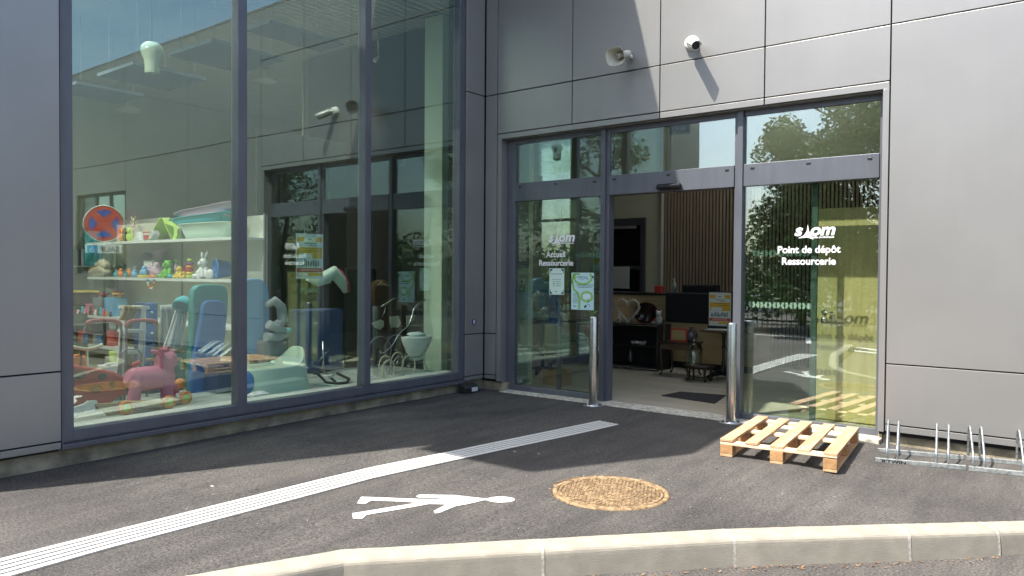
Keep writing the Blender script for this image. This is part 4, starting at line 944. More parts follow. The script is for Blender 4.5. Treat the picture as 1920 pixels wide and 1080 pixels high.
# folded green board book
p = S(300, 440); m = MB(); m.beam((S(291, 440).x, -2.1, ZT_), (S(314, 398).x, -2.1, ZT_+.30), .22, .012); m.beam((S(327, 437).x, -2.05, ZT_), (S(316, 398).x, -2.1, ZT_+.30), .22, .012); one('folded_play_board', m, LIME, 'lime green folded board standing like a tent on the top shelf', 'toy', G1)
m = MB(); a, b = S(262, 440).x, S(284, 440).x; m.box(a, b, -2.15, -2.02, ZT_, ZT_+.085); m.tube([(a+.04, -2.08, ZT_+.085), (a+.05, -2.08, ZT_+.13), (b-.05, -2.08, ZT_+.13), (b-.04, -2.08, ZT_+.085)], .008, 8); one('toy_case', m, RED, 'small dark red toy case with a handle on the top shelf', 'toy', G1, .008)
m = MB(); a, b = S(300, 440, -1.95).x, S(345, 440, -1.95).x; m.box(a, b, -1.99, -1.90, ZT_, ZT_+.17); one('dark_box', m, GREY, 'dark grey box behind the lime folded board', 'box', G1, .01)
p = S(262, 440, -2.18); m = MB(); m.lathe([(.10, 0), (.105, .015), (.06, .05), (.05, .10), (.03, .13), (.0001, .135)], (p.x, -2.18, ZT_), 20, sx=1.25, cap=False); one('ceramic_lid', m, LGREY, 'grey lidded dish on the top shelf right of the round sign', 'dish', G1)
p = S(286, 440, -2.2); m = MB(); m.beam((p.x, -2.2, ZT_+.04), (p.x+.10, -2.2, ZT_+.11), .10, .08); one('pale_toy_wedge', m, LGREY, 'pale grey slanted toy beside the lime board', 'toy', G1, .01)
p = S(250, 441, -2.0); m = MB(); c = Vector((p.x, -2.0, ZT_)); m.tube([c, c+Vector((0, 0, .36))], .008, 8)
for zz_, l_ in ((.15, .09), (.22, .09), (.29, .07)):
    for s_ in (-1, 1): m.tube([c+Vector((0, 0, zz_)), c+Vector((s_*l_*.6, 0, zz_+.05)), c+Vector((s_*l_, 0, zz_+.09))], .006, 6)
one('ornamental_tree', m, BEIGE, 'beige branching jewellery tree on the top shelf', 'ornament', G1)
for px, mt, lab in ((243, LIME, 'lime soft toy behind the round sign'), (236, BROWN, 'dark striped soft toy behind the round sign'), (229, ORG, 'orange soft toy behind the round sign')):
    p = S(px, 440, -2.15); m = MB(); m.ball((p.x, -2.15, ZT_+.07), .045, .05, .07); m.ball((p.x+.02, -2.17, ZT_+.16), .035, .035, .04); one('soft_toy', m, mt, lab, 'soft toy', 'soft toys on the top shelf')
# middle shelf
p = S(188, 500, -2.15)
m = MB(); rng = random.Random(2); n = 20
def blob(mb, c, rx, ry, rz, rng, k=.18, n=18, mm=10):
    i0 = len(mb.v); mb.ball(c, rx, ry, rz, n, mm); c = Vector(c); ph = [rng.uniform(0, 6.28) for _ in range(6)]
    for i in range(i0, len(mb.v)):
        d = mb.v[i]-c; f = 1+k*(math.sin(d.x/rx*4+ph[0])*math.sin(d.z/rz*3+ph[1])+.6*math.sin(d.x/rx*9+ph[2]+d.z/rz*5)); mb.v[i] = c+d*f
    return mb
blob(m, (p.x, -2.14, ZM+.085), .24, .13, .085, rng); blob(m, (p.x+.08, -2.14, ZM+.18), .15, .1, .07, rng); one('folded_cloth_bundle', m, BEIGE, 'cream cloth bundle at the left end of the middle shelf', 'cloth', G1)
p = S(227, 498, -2.1); m = MB(); blob(m, (p.x, -2.1, ZM+.15), .10, .07, .05, rng); one('dark_hat', m, BLACK, 'black hat lying on orange toys on the middle shelf', 'hat', G1)
for i, (px, dy, mt, r_, lab) in enumerate(((218, -2.22, CYAN, .04, 'turquoise toy at the left of the middle shelf'), (226, -2.2, ORG, .05, 'orange rattle under the black hat'), (236, -2.22, TEAL, .035, 'small teal toy left of the pale blue one'), (241, -2.15, ORG, .05, 'orange and red toy on the middle shelf'), (252, -2.2, SKYB, .045, 'pale blue toy cup on the middle shelf'),
                                          (270, -2.2, SKYB, .065, 'blue stuffed bird on the middle shelf'), (281, -2.1, LILAC, .07, 'mauve soft toy beside the white box'), (293, -2.12, LILAC, .085, 'pink rag doll on the middle shelf'), (318, -2.15, YEL, .04, 'yellow toy behind the green dog'))):
    p = S(px, 510, dy); m = MB(); blob(m, (p.x, dy, ZM+r_), r_*1.1, r_*.9, r_, rng, .12); m.ball((p.x+.01, dy, ZM+r_*2.0), r_*.55); one('small_toy', m, mt, lab, 'toy', 'toys on the middle shelf')
p = S(267, 512, -2.25); m = MB(); m.box(p.x-.07, p.x+.09, -2.29, -2.2, ZM, ZM+.035); one('yellow_tray', m, YEL, 'flat yellow toy tray at the front of the middle shelf', 'toy', 'toys on the middle shelf', .008)
p = S(284, 512, -2.25); m = MB(); m.ball((p.x, -2.24, ZM+.02), .08, .04, .02); one('small_toy', m, ORG, 'flat orange toy fish at the edge of the middle shelf', 'toy', 'toys on the middle shelf')
a, b = S(276, 500, -2.05).x, S(292, 500, -2.05).x; m = MB(); m.box(a, b, -2.1, -2.0, ZM, ZM+.24); bx_ = one('cardboard_box', m, WHITE, 'small white and red packaging box on the middle shelf', 'box', 'boxes on the middle shelf')
m = MB(); m.box(a-.001, b+.001, -2.102, -2.098, ZM+.08, ZM+.14); obj('red_panel', m, RED, bx_)
a, b = S(293, 500, -2.0).x, S(313, 500, -2.0).x; m = MB(); m.box(a, b, -2.06, -1.92, ZM, ZM+.235); one('cardboard_box', m, GREY, 'grey box beside the white and red box', 'box', 'boxes on the middle shelf')
m = MB(); m.beam((S(250, 500, -2.0).x, -2.0, ZM+.04), (S(278, 468, -2.0).x, -2.0, ZM+.33), .12, .08); one('grey_bag', m, GREY, 'long grey bag leaning on the middle shelf', 'bag', G1, .02)
p = S(300, 468, -1.98); m = MB(); m.lathe([(.03, 0), (.05, .05), (.09, .10), (.09, .16), (.03, .17)], (p.x, -1.98, ZM+.236), 18, sx=1.2, cap=False); one('pink_hat', m, LILAC, 'dusty pink hat perched on the grey box', 'hat', G1)
# green toy dog
def animal(px, mt, lab, s=1.0, cat='soft toy', ears=1, nm='soft_toy', y=-2.18, base=ZM, flop=False):
    p = S(px, 510, y); m = MB(); x = p.x
    m.ball((x, y, base+.07*s), .065*s, .055*s, .07*s); m.ball((x+.01*s, y-.01, base+.175*s), .052*s, .048*s, .05*s); m.ball((x+.02*s, y-.06*s, base+.165*s), .025*s)
    for q in (-1, 1):
        m.tube([(x+q*.045*s, y, base+.12*s), (x+q*.09*s, y-.03, base+.06*s), (x+q*.1*s, y-.05, base+.02*s)], [.022*s, .02*s, .015*s], 8)
        m.tube([(x+q*.04*s, y-.02, base+.03*s), (x+q*.06*s, y-.10*s, base+.025*s)], [.028*s, .024*s], 8)
        if ears == 1: m.ball((x+q*.05*s, y, base+.21*s), .02*s)
        if ears == 2: m.tube([(x+q*.03*s, y, base+.21*s), (x+q*.045*s, y+.01, base+.27*s), (x+q*.06*s, y+.01, base+.30*s)], [.012*s, .018*s, .006*s], 8)
    o = one(nm, m, mt, lab, cat, 'toys on the middle shelf')
    e = MB()
    for q in (-1, 1): e.ball((x+q*.02*s+.012*s, y-.056*s, base+.19*s), .007*s, n=8, m=5)
    obj('eyes', e, BLACK, o)
animal(315, GREEN, 'bright green toy dragon in the middle of the middle shelf', 1.05)
animal(337, YEL, 'yellow toy duckling beside the stacking rings', .72, ears=0); animal(346, YEL, 'tiny yellow duckling left of the stacking rings', .4, ears=0)
animal(382, WHITE, 'white toy rabbit with its legs over the shelf edge', 1.15, ears=2)
p = S(319, 513, -2.24); m = MB(); m.ball((p.x+.01, -2.24, ZM+.025), .05, .04, .025); one('small_toy', m, CYAN, 'flat turquoise toy in front of the green dragon', 'toy', 'toys on the middle shelf')
p = S(356, 500, -2.15); t = thing('stacking_rings', 'toy tower of stacked coloured rings left of the white rabbit', 'toy', Vector((p.x, -2.15, ZM)))
for k, (mt, r_) in enumerate(((LIME, .05), (YEL, .052), (RED, .05), (ORG, .052), (PURP, .045), (LIME, .04))):
    m = MB(); m.ball((p.x, -2.15, ZM+.025+.042*k), r_, r_, .025, 16, 8); obj('ring', m, mt, t)
p = S(330, 500, -2.05); t = thing('toy_bottle', 'pink toy bottle with a green ball stopper behind the duckling', 'toy', Vector((p.x, -2.05, ZM)))
m = MB(); m.lathe([(.03, 0), (.035, .1), (.02, .17), (.012, .2)], (p.x, -2.05, ZM), 16); obj('body', m, LILAC, t); m = MB(); m.ball((p.x, -2.05, ZM+.225), .03); obj('stopper', m, GREEN, t)
p = S(345, 500, -2.0); m = MB(); m.lathe([(.045, 0), (.02, .12), (.003, .19)], (p.x, -2.0, ZM), 16); one('toy_cone', m, RED, 'red toy cone behind the stacking rings', 'toy', 'toys on the middle shelf')
p = S(410, 500, -2.12); t = thing('toy_bucket', 'blue toy bucket lying on its side right of the rabbit', 'toy', Vector((p.x, -2.12, ZM)))
m = MB(); m.lathe([(.0001, .0), (.09, .0), (.12, .17), (.128, .17), (.128, .19), (.115, .19), (.10, .03), (.0001, .03)], (p.x+.06, -2.0, ZM+.125), 24, axis=(-.25, -1, 0), cap=False); obj('pail', m, BLUE, t)
m = MB(); blob(m, (p.x-.03, -2.22, ZM+.06), .07, .05, .06, rng, .15); one('small_toy', m, WHITE, 'white cloth ball in front of the blue bucket', 'toy', 'toys on the middle shelf')
# bead loop
a, b = S(279, 523, -2.31), S(291, 523, -2.31); c = S(285, 540, -2.31); m = MB(); t = thing('bead_loop', 'loop of coloured wooden beads hanging from the middle shelf', 'toy', Vector((c.x, -2.31, c.z)))
cols_ = [BLUE, WHITE, YEL, RED, ORG]
for k in range(11):
    u = math.pi*(k/10); x = c.x-(b.x-a.x)*.5*math.cos(u); z = ZM-.03-math.sin(u)*.12; m = MB(); m.ball((x, -2.325, z), .0165, n=10, m=7); obj('bead', m, cols_[k % 5], t)
# lower shelf: boxes and bowls
for px, w_, h_, mt, lab in ((197, .12, .26, GREY, 'clear grey storage box with red toys on the lower shelf'), (218, .10, .27, SKYB, 'pale blue storage box on the lower shelf'), (151, .12, .10, plain('plant_green', (.02, .12, .03)), 'dark green toy plant on the lower shelf'), (180, .07, .16, PINK, 'pink toy house on the lower shelf')):
    p = S(px, 590, -2.12); m = MB(); m.box(p.x-w_, p.x+w_, -2.25, -2.0, ZL, ZL+h_); one('storage_box', m, mt, lab, 'box', 'boxes on the lower shelf', .01)
for px, mt, lab in ((195, RED, 'red bowl on top of the clear box'), (222, YEL, 'yellow bowl on top of the pale blue box')):
    p = S(px, 560, -2.12); m = MB(); m.lathe([(.03, 0), (.09, .07), (.095, .07), (.04, .008), (.0001, .008)], (p.x, -2.12, ZL+(.262 if px < 200 else .272)), 22); one('plastic_bowl', m, mt, lab, 'bowl', 'plastic bowls on the lower shelf')
p = S(222, 555, -2.12); m = MB(); blob(m, (p.x, -2.12, ZL+.33), .09, .07, .045, rng, .2); one('red_fruit_toy', m, RED, 'red toy fruit heaped in the yellow bowl', 'toy', G1)
for k in range(14):
    px = 141+k*5+rng.uniform(-2, 2); p = S(px, 585, -2.27); mt = [RED, WHITE, BROWN, CYAN, PINK, ORG, BLACK][k % 7]; h = rng.uniform(.05, .12)
    m = MB(); m.lathe([(.022, 0), (.028, h*.4), (.014, h*.7), (.02, h), (.0001, h+.015)], (p.x, -2.27, ZL), 10); one('figurine', m, mt, 'small coloured plastic figurine at the front edge of the lower shelf', 'figurine', 'figurines in a row on the lower shelf')
m = MB(); p = S(155, 545, -2.1); m.box(p.x-.26, p.x+.24, -2.28, -1.95, 1.12, 1.15); one('yellow_mat', m, YEL, 'yellow toy tray at the left below the middle shelf', 'toy', G1, .01)
m = MB(); m.box(p.x-.25, p.x+.22, -2.25, -1.95, ZL+.101, 1.119); one('stacked_game_boxes', m, BROWN, 'stacked brown game boxes under the yellow tray', 'box', G1)
for k in range(9):
    px = 145+k*9; p = S(px, 650, -2.15); mt = [ORG, DARKW, RED, BLUE, BROWN, GREY, BLUE, BLACK, RED][k]; h = rng.uniform(.12, .3)
    m = MB(); m.box(p.x-.05, p.x+.045, -2.26, -1.98, ZB, ZB+h); one('low_shelf_box', m, mt, f'{["orange", "dark wooden", "red", "blue", "brown", "grey", "second blue", "black", "second red"][k]} box on the lowest shelf', 'box', 'boxes on the lowest shelf', .006)

# on the display platform -------------------------------------------------
def X(px, py, x): return at(px, py, 'x', x)
def outline(pts, x, th, mt, nm, lab, cat, grp=None, b=0, parent=None):
    P = [X(a, b_, x) for a, b_ in pts]; m = MB(); m.prism([(p.y, p.z) for p in P], (x, 0, 0), (0, 1, 0), (0, 0, 1), -th)
    return obj(nm, m, mt, parent, lab, cat, grp, None, b)
def roundpoly(pts, it=2):
    for _ in range(it):
        n = []
        for i in range(len(pts)):
            a, b = Vector(pts[i]), Vector(pts[(i+1) % len(pts)]); n += [tuple(a.lerp(b, .2)), tuple(a.lerp(b, .8))]
        pts = n
    return pts
outline(roundpoly([(352, 752), (362, 600), (362, 545), (375, 533), (420, 533), (429, 545), (427, 600), (398, 752)]), -1.25, .10, TEAL, 'play_mattress', 'tall teal padded mattress standing in the left pane', 'mattress', 'mattresses standing in the window', .015)
outline(roundpoly([(352, 740), (378, 600), (382, 563), (425, 563), (424, 640), (396, 742)]), -1.17, .07, BLUE, 'play_mattress', 'blue padded mattress leaning on the teal one', 'mattress', 'mattresses standing in the window', .015)
outline(roundpoly([(452, 655), (455, 540), (462, 523), (492, 522), (506, 540), (505, 668), (470, 666)]), -1.15, .10, SKYB, 'play_mattress', 'light blue padded mattress seen through the middle pane', 'mattress', 'mattresses standing in the window', .015)
m = MB(); a, b = X(400, 700, -1.0), X(445, 760, -1.0); m.box(-1.35, -.95, a.y, b.y+.1, PF, .50); one('navy_crate', m, DBLUE, 'dark navy storage crate on the platform beside the mullion', 'crate', None, .02)
# white ladder chair
t = thing('white_high_chair', 'white plastic step stool with open frame behind the pink unicorn', 'step stool', Vector((-1.7, -3.5, PF)))
PTS = {'l': [(232, 575), (220, 705)], 'r': [(270, 575), (258, 708)]}
for k, dx in (('l', 0), ('r', 0)):
    for xx, off in ((-1.55, 0), (-1.85, 6)):
        p, q = X(PTS[k][0][0], PTS[k][0][1], -1.7), X(PTS[k][1][0]+off, PTS[k][1][1], xx); q.z = max(q.z, PF)
        m = MB(); m.beam(p, Vector((xx, q.y, PF)), .04, .045); obj('leg', m, WHITE, t)
for z_, yy in ((0, 576), (1, 620), (2, 660)):
    p, q = X(231-z_*4, yy, -1.62), X(271-z_*4, yy, -1.62); m = MB(); m.beam(p, q, .16 if z_ else .22, .03); obj('step', m, WHITE, t)
# cloths
def drape(pts, x, mt, nm, lab, seed, th=.06):
    P = [X(a, b_, x) for a, b_ in pts]; rng = random.Random(seed); m = MB(); n = len(P)//2; gr = []
    for i in range(9):
        u = i/8; row = []
        for j in range(21):
            v = j/20; tp = P[0].lerp(P[1], v); bt = P[3].lerp(P[2], v); q = tp.lerp(bt, u); q.x += th*(.3+u*.7)*math.sin(v*17+seed+u*1.3)*.5 + .02*math.sin(v*40); row.append(q)
        gr.append(row)
    m.sheet(gr); o = obj(nm, m, mt, None, lab, 'cloth', 'cloths hung in the window'); s_ = o.modifiers.new('thick', 'SOLIDIFY'); s_.thickness = .01; return o
drape([(232, 572), (262, 575), (244, 601), (226, 600)], -1.5, TAN, 'hung_cloth', 'mustard cloth hung over the white step stool', 1)
drape([(300, 573), (330, 570), (345, 662), (300, 645)], -1.65, LGREY, 'hung_cloth', 'pale grey cloth hanging beside the teal mattress', 2); drape([(330, 578), (350, 580), (338, 655), (306, 660)], -1.5, WHITE, 'hung_cloth', 'white shirt with a red stripe hanging beside the teal mattress', 3)
# blue drawers
a, b = X(272, 600, -1.95), X(298, 600, -1.95); t = thing('blue_drawer_tower', 'blue drawer tower behind the step stool', 'drawers', Vector((-1.95, a.y, PF)))
m = MB(); m.box(-2.2, -1.98, a.y, b.y, PF, 1.12); obj('case', m, DBLUE, t)
for k in range(4): m = MB(); m.box(-1.985, -1.96, a.y+.01, b.y-.01, PF+.02+k*.225, PF+.23+k*.225); d_ = obj('drawer', m, BLUE, t, b=.008); m = MB(); m.ball((-1.95, (a.y+b.y)/2, PF+.13+k*.225), .014); obj('knob', m, WHITE, d_)
m = MB(); p = X(343, 568, -1.45); m.lathe([(.05, -.06), (.085, .0), (.09, .06), (.082, .06), (.045, -.05), (.0001, -.05)], p, 20, axis=(.4, -.6, -.7), cap=False); one('cyan_bucket', m, CYAN, 'small turquoise bucket tipped on top of the hung cloths', 'bucket')
# red push handles
for pts, x, lab in (([(237, 655), (236, 612), (242, 601), (288, 600), (296, 608), (284, 665)], -1.3, 'faded red tubular push handle in front of the step stool'), ([(152, 660), (160, 608), (170, 601), (218, 600), (229, 610), (226, 660)], -1.35, 'faded red tubular push handle at the left of the window')):
    q = [X(a, b_, x) for a, b_ in pts]; t = thing('push_handle', lab, 'toy walker', Vector((x, q[0].y, PF)), 'push handles of toy walkers')
    s_ = q
    for _ in range(2):
        n = [s_[0]]
        for a, b in zip(s_, s_[1:]): n += [a.lerp(b, .25), a.lerp(b, .75)]
        s_ = n+[s_[-1]]
    c0 = int(len(s_)*.28); c1 = int(len(s_)*.78)
    m = MB(); m.tube(s_[c0:c1], .019, 10); obj('grip', m, plain('faded_red', (.45, .12, .12)), t)
    m = MB(); m.tube([Vector((x, s_[0].y-.02, PF))]+s_[:c0+1], .012, 8); m.tube(s_[c1-1:]+[Vector((x, s_[-1].y-.05, PF))], .012, 8); obj('tube_frame', m, GREY, t)
# ladybird cart
t = thing('ladybird_cart', 'red toy cart with black spots at the lower left of the window', 'toy cart', Vector((-.95, -4.4, PF)))
P_ = [(110, 680), (215, 697), (238, 710), (238, 738), (200, 762), (110, 770)]
outline(P_, -.9, .35, RED, 'body', None, None, None, .02, t)
for px, py, rx, ry in ((150, 704, .055, .035), (192, 706, .04, .03), (181, 729, .05, .037), (210, 722, .025, .036)):
    p = X(px, py, -.898); m = MB(); m.lathe([(.0001, .0), (1, .0)], p, 24, axis=(1, 0, 0), sx=rx, sy=ry, cap=False); obj('spot', m, BLACK, t)
p = X(230, 728, -1.0); m = MB(); m.ball(p, .09, .11, .07); obj('head', m, BLACK, t)
# pink rocking unicorn on a wheeled board
t = thing('pink_unicorn_rocker', 'pink plush rocking unicorn with a hot pink mane behind the left pane', 'rocking toy', Vector((-.75, -3.85, PF)))
m = MB(); xx = -.75
P = lambda px, py: X(px, py, xx)
m.tube([P(238, 706), P(250, 710), P(275, 710), P(300, 707), P(318, 705), P(326, 700)], [.07, .105, .115, .11, .085, .03], 18)
m.tube([P(306, 712), P(308, 690), P(311, 672), P(313, 662)], [.095, .09, .095, .05], 18); m.ball(P(312, 674), .085, .105, .085)
m.tube([P(314, 676), P(326, 680), P(331, 684)], [.06, .05, .02], 14)
m.tube([P(314, 715), P(326, 728), P(332, 733)], [.05, .04, .03], 12)
m.ball(P(331, 733), .03, .03, .025)
for dx, px in ((.06, 313), (-.10, 318)):
    a, b = X(px, 720, xx+dx), X(px, 748, xx+dx); b.z = PF+.055; m.tube([a, b], [.05, .062], 14)
for dx in (-.06, .07):
    a, b = X(255, 715, xx+dx), X(250, 744, xx+dx); b.z = PF+.055; m.tube([a, b], [.05, .06], 14)
o_ = obj('body', m, PINK, t); rm = o_.modifiers.new('melt', 'REMESH'); rm.mode = 'VOXEL'; rm.voxel_size = .012; rm.use_smooth_shade = True; sm2 = o_.modifiers.new('soft', 'SMOOTH'); sm2.iterations = 4
m = MB()
for px in (313, 318): q = X(px, 749, xx+(.06 if px == 313 else -.1)); m.lathe([(.062, PF), (.062, PF+.05)], (q.x, q.y, 0), 18)
obj('hooves', m, HOTP, t)
m = MB()
for k in range(9): q = X(304-k*.2, 700-k*5.4, xx+.055); m.ball(q, .025, .022, .03, 8, 6)
m.ball(X(308, 657, xx), .04, .05, .03, 10, 6); m.tube([P(312, 657), P(317, 650)], [.02, .012], 8); obj('mane', m, HOTP, t)
m = MB()
for px in (292, 322): m.tube([P(300 if px < 300 else 316, 662), P(px-7 if px < 300 else px+4, 658), P(px-6 if px < 300 else px+6, 662)], [.022, .018, .004], 8)
obj('ears', m, PINK, t)
for pts in (((275, 674), (290, 674)), ((322, 674), (341, 674))):
    m = MB(); m.tube([P(*pts[0]), P(*pts[1])], .014, 10); obj('handle', m, wood('toy_wood', (.40, .26, .13), (.52, .36, .2), 8), t)
TW = MATS['toy_wood']
t = thing('wheeled_rocker_board', 'wooden rocker board on small orange and yellow wheels in front of the pink unicorn', 'ride-on toy', Vector((-.55, -4.0, PF)))
m = MB(); m.beam(X(226, 757, -.55), X(312, 756, -.55), .10, .045); m.beam(X(300, 756, -.60), X(346, 748, -.70), .09, .045); obj('board', m, TW, t, b=.006)
outline([(178, 757), (236, 755), (238, 770), (222, 782), (205, 782)], -.58, .03, TW, 'rocker', None, None, None, .005, t)
m = MB(); m.tube([X(238, 762, -.5), X(248, 762, -.5), X(254, 768, -.5), X(300, 766, -.5)], .005, 8); obj('steel_rod', m, STEEL, t)
for px, py, x in ((236, 769, -.5), (317, 765, -.5), (348, 752, -.62)):
    p = X(px, py, x); p.z = PF+.062; w_ = MB(); w_.lathe([(.035, .018), (.05, .02), (.061, .012), (.061, -.012), (.05, -.02), (.035, -.018)], p, 28, axis=(1, 0, 0), cap=False); wh = obj('wheel', w_, ORG, t)
    w_ = MB(); w_.lathe([(.0001, .012), (.036, .016), (.046, .016)], p, 28, axis=(1, 0, 0), cap=False)
    obj('hub', w_, LIME, wh)
# white moulded piece and handlebar
outline([(120, 772), (145, 762), (160, 757), (165, 752), (182, 751), (184, 755), (178, 758), (180, 768), (172, 774), (158, 774), (156, 769), (148, 778), (136, 793), (120, 800)], -.38, .03, WHITE, 'white_plastic_slide_part', 'white moulded plastic piece lying in the lower left corner of the window', 'toy part', None, .004)
t = thing('scooter_handlebar', 'cream handlebar of a child scooter at the left of the window', 'scooter', Vector((-1.2, -4.6, PF)))
m = MB(); m.tube([X(120, 650, -1.2), X(140, 651, -1.2), X(160, 655, -1.2), X(175, 653, -1.2), X(192, 646, -1.2)], .016, 10); obj('handlebar', m, plain('cream_gloss', (.72, .70, .48), .3), t)
m = MB(); q = X(163, 680, -1.2); m.tube([X(163, 655, -1.2), Vector((-1.2, q.y, PF))], .013, 10); obj('stem', m, MATS['col_cream_gloss'], t)
# metal chair frame
t = thing('wire_chair_frame', 'bare grey wire frame of a child chair left of the unicorn', 'chair frame', Vector((-1.15, -4.0, PF)))
m = MB(); q = [X(226, 690, -1.15), X(228, 664, -1.15), X(236, 655, -1.15), X(258, 655, -1.15), X(266, 664, -1.15), X(262, 690, -1.15)]; q = [Vector((-1.15, q[0].y, PF))]+q+[Vector((-1.15, q[-1].y, PF))]; m.tube(q, .008, 8); obj('frame', m, GREY, t)
m = MB(); m.tube([X(246, 685, -1.0), X(262, 680, -1.0)], .022, 10); one('red_foam_grip', m, RED, 'short red foam grip lying behind the wire chair frame', 'toy part')

CL = [('box', RED, 'red toy garage', 150, 668, -1.5, .11, .12), ('ball', YEL, 'yellow plastic ball', 168, 672, -1.45, .07, 0), ('cyl', BLUE, 'blue plastic pot', 178, 690, -1.35, .06, .12), ('box', WHITE, 'white toy cooker', 205, 662, -1.75, .12, .30),
      ('cyl', LIME, 'lime green beaker', 214, 640, -1.9, .045, .42), ('box', ORG, 'orange toy crate', 144, 636, -1.85, .10, .40), ('ball', PINK, 'pink football', 272, 690, -1.6, .08, 0), ('box', GREY, 'grey tool box', 285, 668, -1.55, .12, .24), ('cyl', CYAN, 'turquoise watering can', 218, 700, -1.35, .07, .16),
      ('box', BROWN, 'brown suitcase', 318, 640, -1.85, .16, .42), ('ball', ORG, 'orange rubber ball', 338, 700, -1.5, .06, 0), ('box', PURP, 'purple game box', 290, 700, -1.7, .13, .10), ('cyl', RED, 'red toy drum', 196, 680, -1.55, .05, .22), ('box', TEAL, 'teal play kitchen', 346, 680, -1.7, .12, .36)]
for kind_, mt, nm_, px, py, xx_, r_, h_ in CL:
    p = X(px, py, xx_); m = MB()
    if kind_ == 'box':
        m.obox((xx_, p.y, PF+h_/2), r_*1.3, r_*1.6, h_, .3*math.sin(px)); m.obox((xx_+r_*.3, p.y, PF+h_+.012), r_*.5, r_*.9, .025, .3)
    elif kind_ == 'ball': m.ball((xx_, p.y, PF+r_), r_, n=20, m=12)
    else: m.lathe([(r_*.8, 0), (r_, h_*.9), (r_*1.08, h_*.92), (r_*1.08, h_), (r_*.9, h_), (r_*.7, h_*.1), (.0001, h_*.1)], (xx_, p.y, PF), 22)
    one(nm_.split()[-1] if nm_.split()[-1] in ('ball', 'suitcase', 'beaker') else 'toy_'+nm_.split()[-1], m, mt, nm_+' among the clutter on the display platform behind the left pane', 'toy', G1, .006 if kind_ == 'box' else 0)
# pane 2 ---------------------------------------------------------------
t = thing('office_shelving', 'white shelving with ring binders and discs behind the middle pane', 'shelving', Vector((-5.2, .6, .018)))
m = MB(); m.box(-6.6, -4.2, .88, .9, .02, 2.1); obj('back_panel', m, WALLI, t)
for z in (1.79, 1.385, .985, .6): m = MB(); m.box(-6.6, -4.2, .5, .88, z-.025, z); obj('shelf', m, SHELFW, t)
m = MB(); m.box(-4.22, -4.19, .5, .9, .02, 2.1); obj('side_panel', m, SHELFW, t)
for k, (px, mt, lab) in enumerate(((503, DBLUE, 'dark blue binder left on the office shelving'), (510, TEAL, 'teal binder on the office shelving'), (519, BLUE, 'blue binder with a pale label'), (527, BLUE, 'second blue binder from the left pair'), (537, BLACK, 'black binder on the office shelving'), (545, RED, 'dark red binder on the office shelving'), (552, LGREY, 'pale grey binder beside the flyer'))):
    p = at(px, 465, 'y', .55); m = MB(); m.box(p.x-.036, p.x+.036, .53, .8, 1.386, 1.386+.31); o = one('ring_binder', m, mt, lab, 'binder', 'ring binders on the office shelving')
    m = MB(); m.box(p.x-.018, p.x+.018, .528, .531, 1.5, 1.62); obj('spine_label', m, WHITE, o)
for k in range(12):
    p = at(514+k*4.0, 510, 'y', .55); m = MB(); h = rng.uniform(.18, .24); m.box(p.x-.015, p.x+.015, .53, .75, .986, .986+h); one('book', m, [LGREY, GREY, WHITE, BEIGE][k % 4], f'{["pale grey", "dark grey", "white", "beige"][k % 4]} thin book number row on the lower office shelf', 'book', f'{["pale grey", "dark grey", "white", "beige"][k % 4]} books on the lower office shelf')
for o in [q for q in bpy.data.objects if q.name.startswith('book')]: o['label'] = o['label'].replace(' number row', '')
m = MB()
p = at(636, 450, 'y', 1.2); t = thing('wall_conduit', 'grey cable conduit with a socket box on the wall behind the middle pane', 'conduit', Vector((p.x, 1.2, 0)))
m.cyl((p.x, 1.2, 1.2), (p.x, 1.2, 4.9), .025, n=10); obj('pipe', m, LGREY, t); m = MB(); q = at(637, 493, 'y', 1.2); m.box(p.x-.06, p.x+.06, 1.15, 1.22, q.z-.06, q.z+.06); obj('socket_box', m, LGREY, t, b=.006)
m = MB(); m.box(-4.15, p.x+.12, 1.24, 1.3, .02, 4.9); m.box(p.x+.12, p.x+.16, .33, 1.3, .02, 4.9); obj('rear_wall', m, WALLI, BLD)
# nursing pillow
t = thing('nursing_pillow', 'pale green nursing pillow edged with red and white dots behind the flyer', 'cushion', Vector((-1.5, -1.9, 1.0)))
m = MB(); q = [X(576, 522, -1.5), X(596, 527, -1.5), X(612, 520, -1.5), X(625, 510, -1.5), X(640, 528, -1.5), X(648, 548, -1.5)]; m.tube(q, [.03, .07, .085, .08, .07, .03], 16); obj('cushion', m, MINT, t)
m = MB(); q = [X(622, 503, -1.56), X(636, 512, -1.56), X(648, 530, -1.56), X(652, 548, -1.56)]; m.tube(q, [.03, .05, .05, .03], 14)
dot = mat('red_dots', (.50, .03, .06), .8); n_ = dot.node_tree.nodes; v_ = n_.new("ShaderNodeTexVoronoi"); v_.inputs["Scale"].default_value = 34; r_ = n_.new("ShaderNodeValToRGB"); r_.color_ramp.elements[0].position = .22; r_.color_ramp.elements[1].position = .26; r_.color_ramp.elements[0].color = (.8, .75, .75, 1); r_.color_ramp.elements[1].color = (.50, .03, .06, 1)
tc_ = n_.new("ShaderNodeTexCoord"); dot.node_tree.links.new(tc_.outputs["Object"], v_.inputs["Vector"]); dot.node_tree.links.new(v_.outputs["Distance"], r_.inputs[0]); dot.node_tree.links.new(r_.outputs[0], n_["Principled BSDF"].inputs["Base Color"])
obj('dotted_edge', m, dot, t)
a, b = X(572, 590, -1.55), X(640, 590, -1.55); m = MB(); m.box(-1.9, -1.5, a.y, b.y, PF, 1.0); one('dark_chest', m, DBLUE, 'dark blue chest under the nursing pillow', 'chest', None, .03)
a, b = X(650, 480, -1.6), X(685, 480, -1.6); m = MB(); m.box(-1.66, -1.6, a.y, b.y+.2, PF, 1.52); one('black_screen', m, BLACK, 'tall black folding screen left of the third pane', 'screen', None, .01)
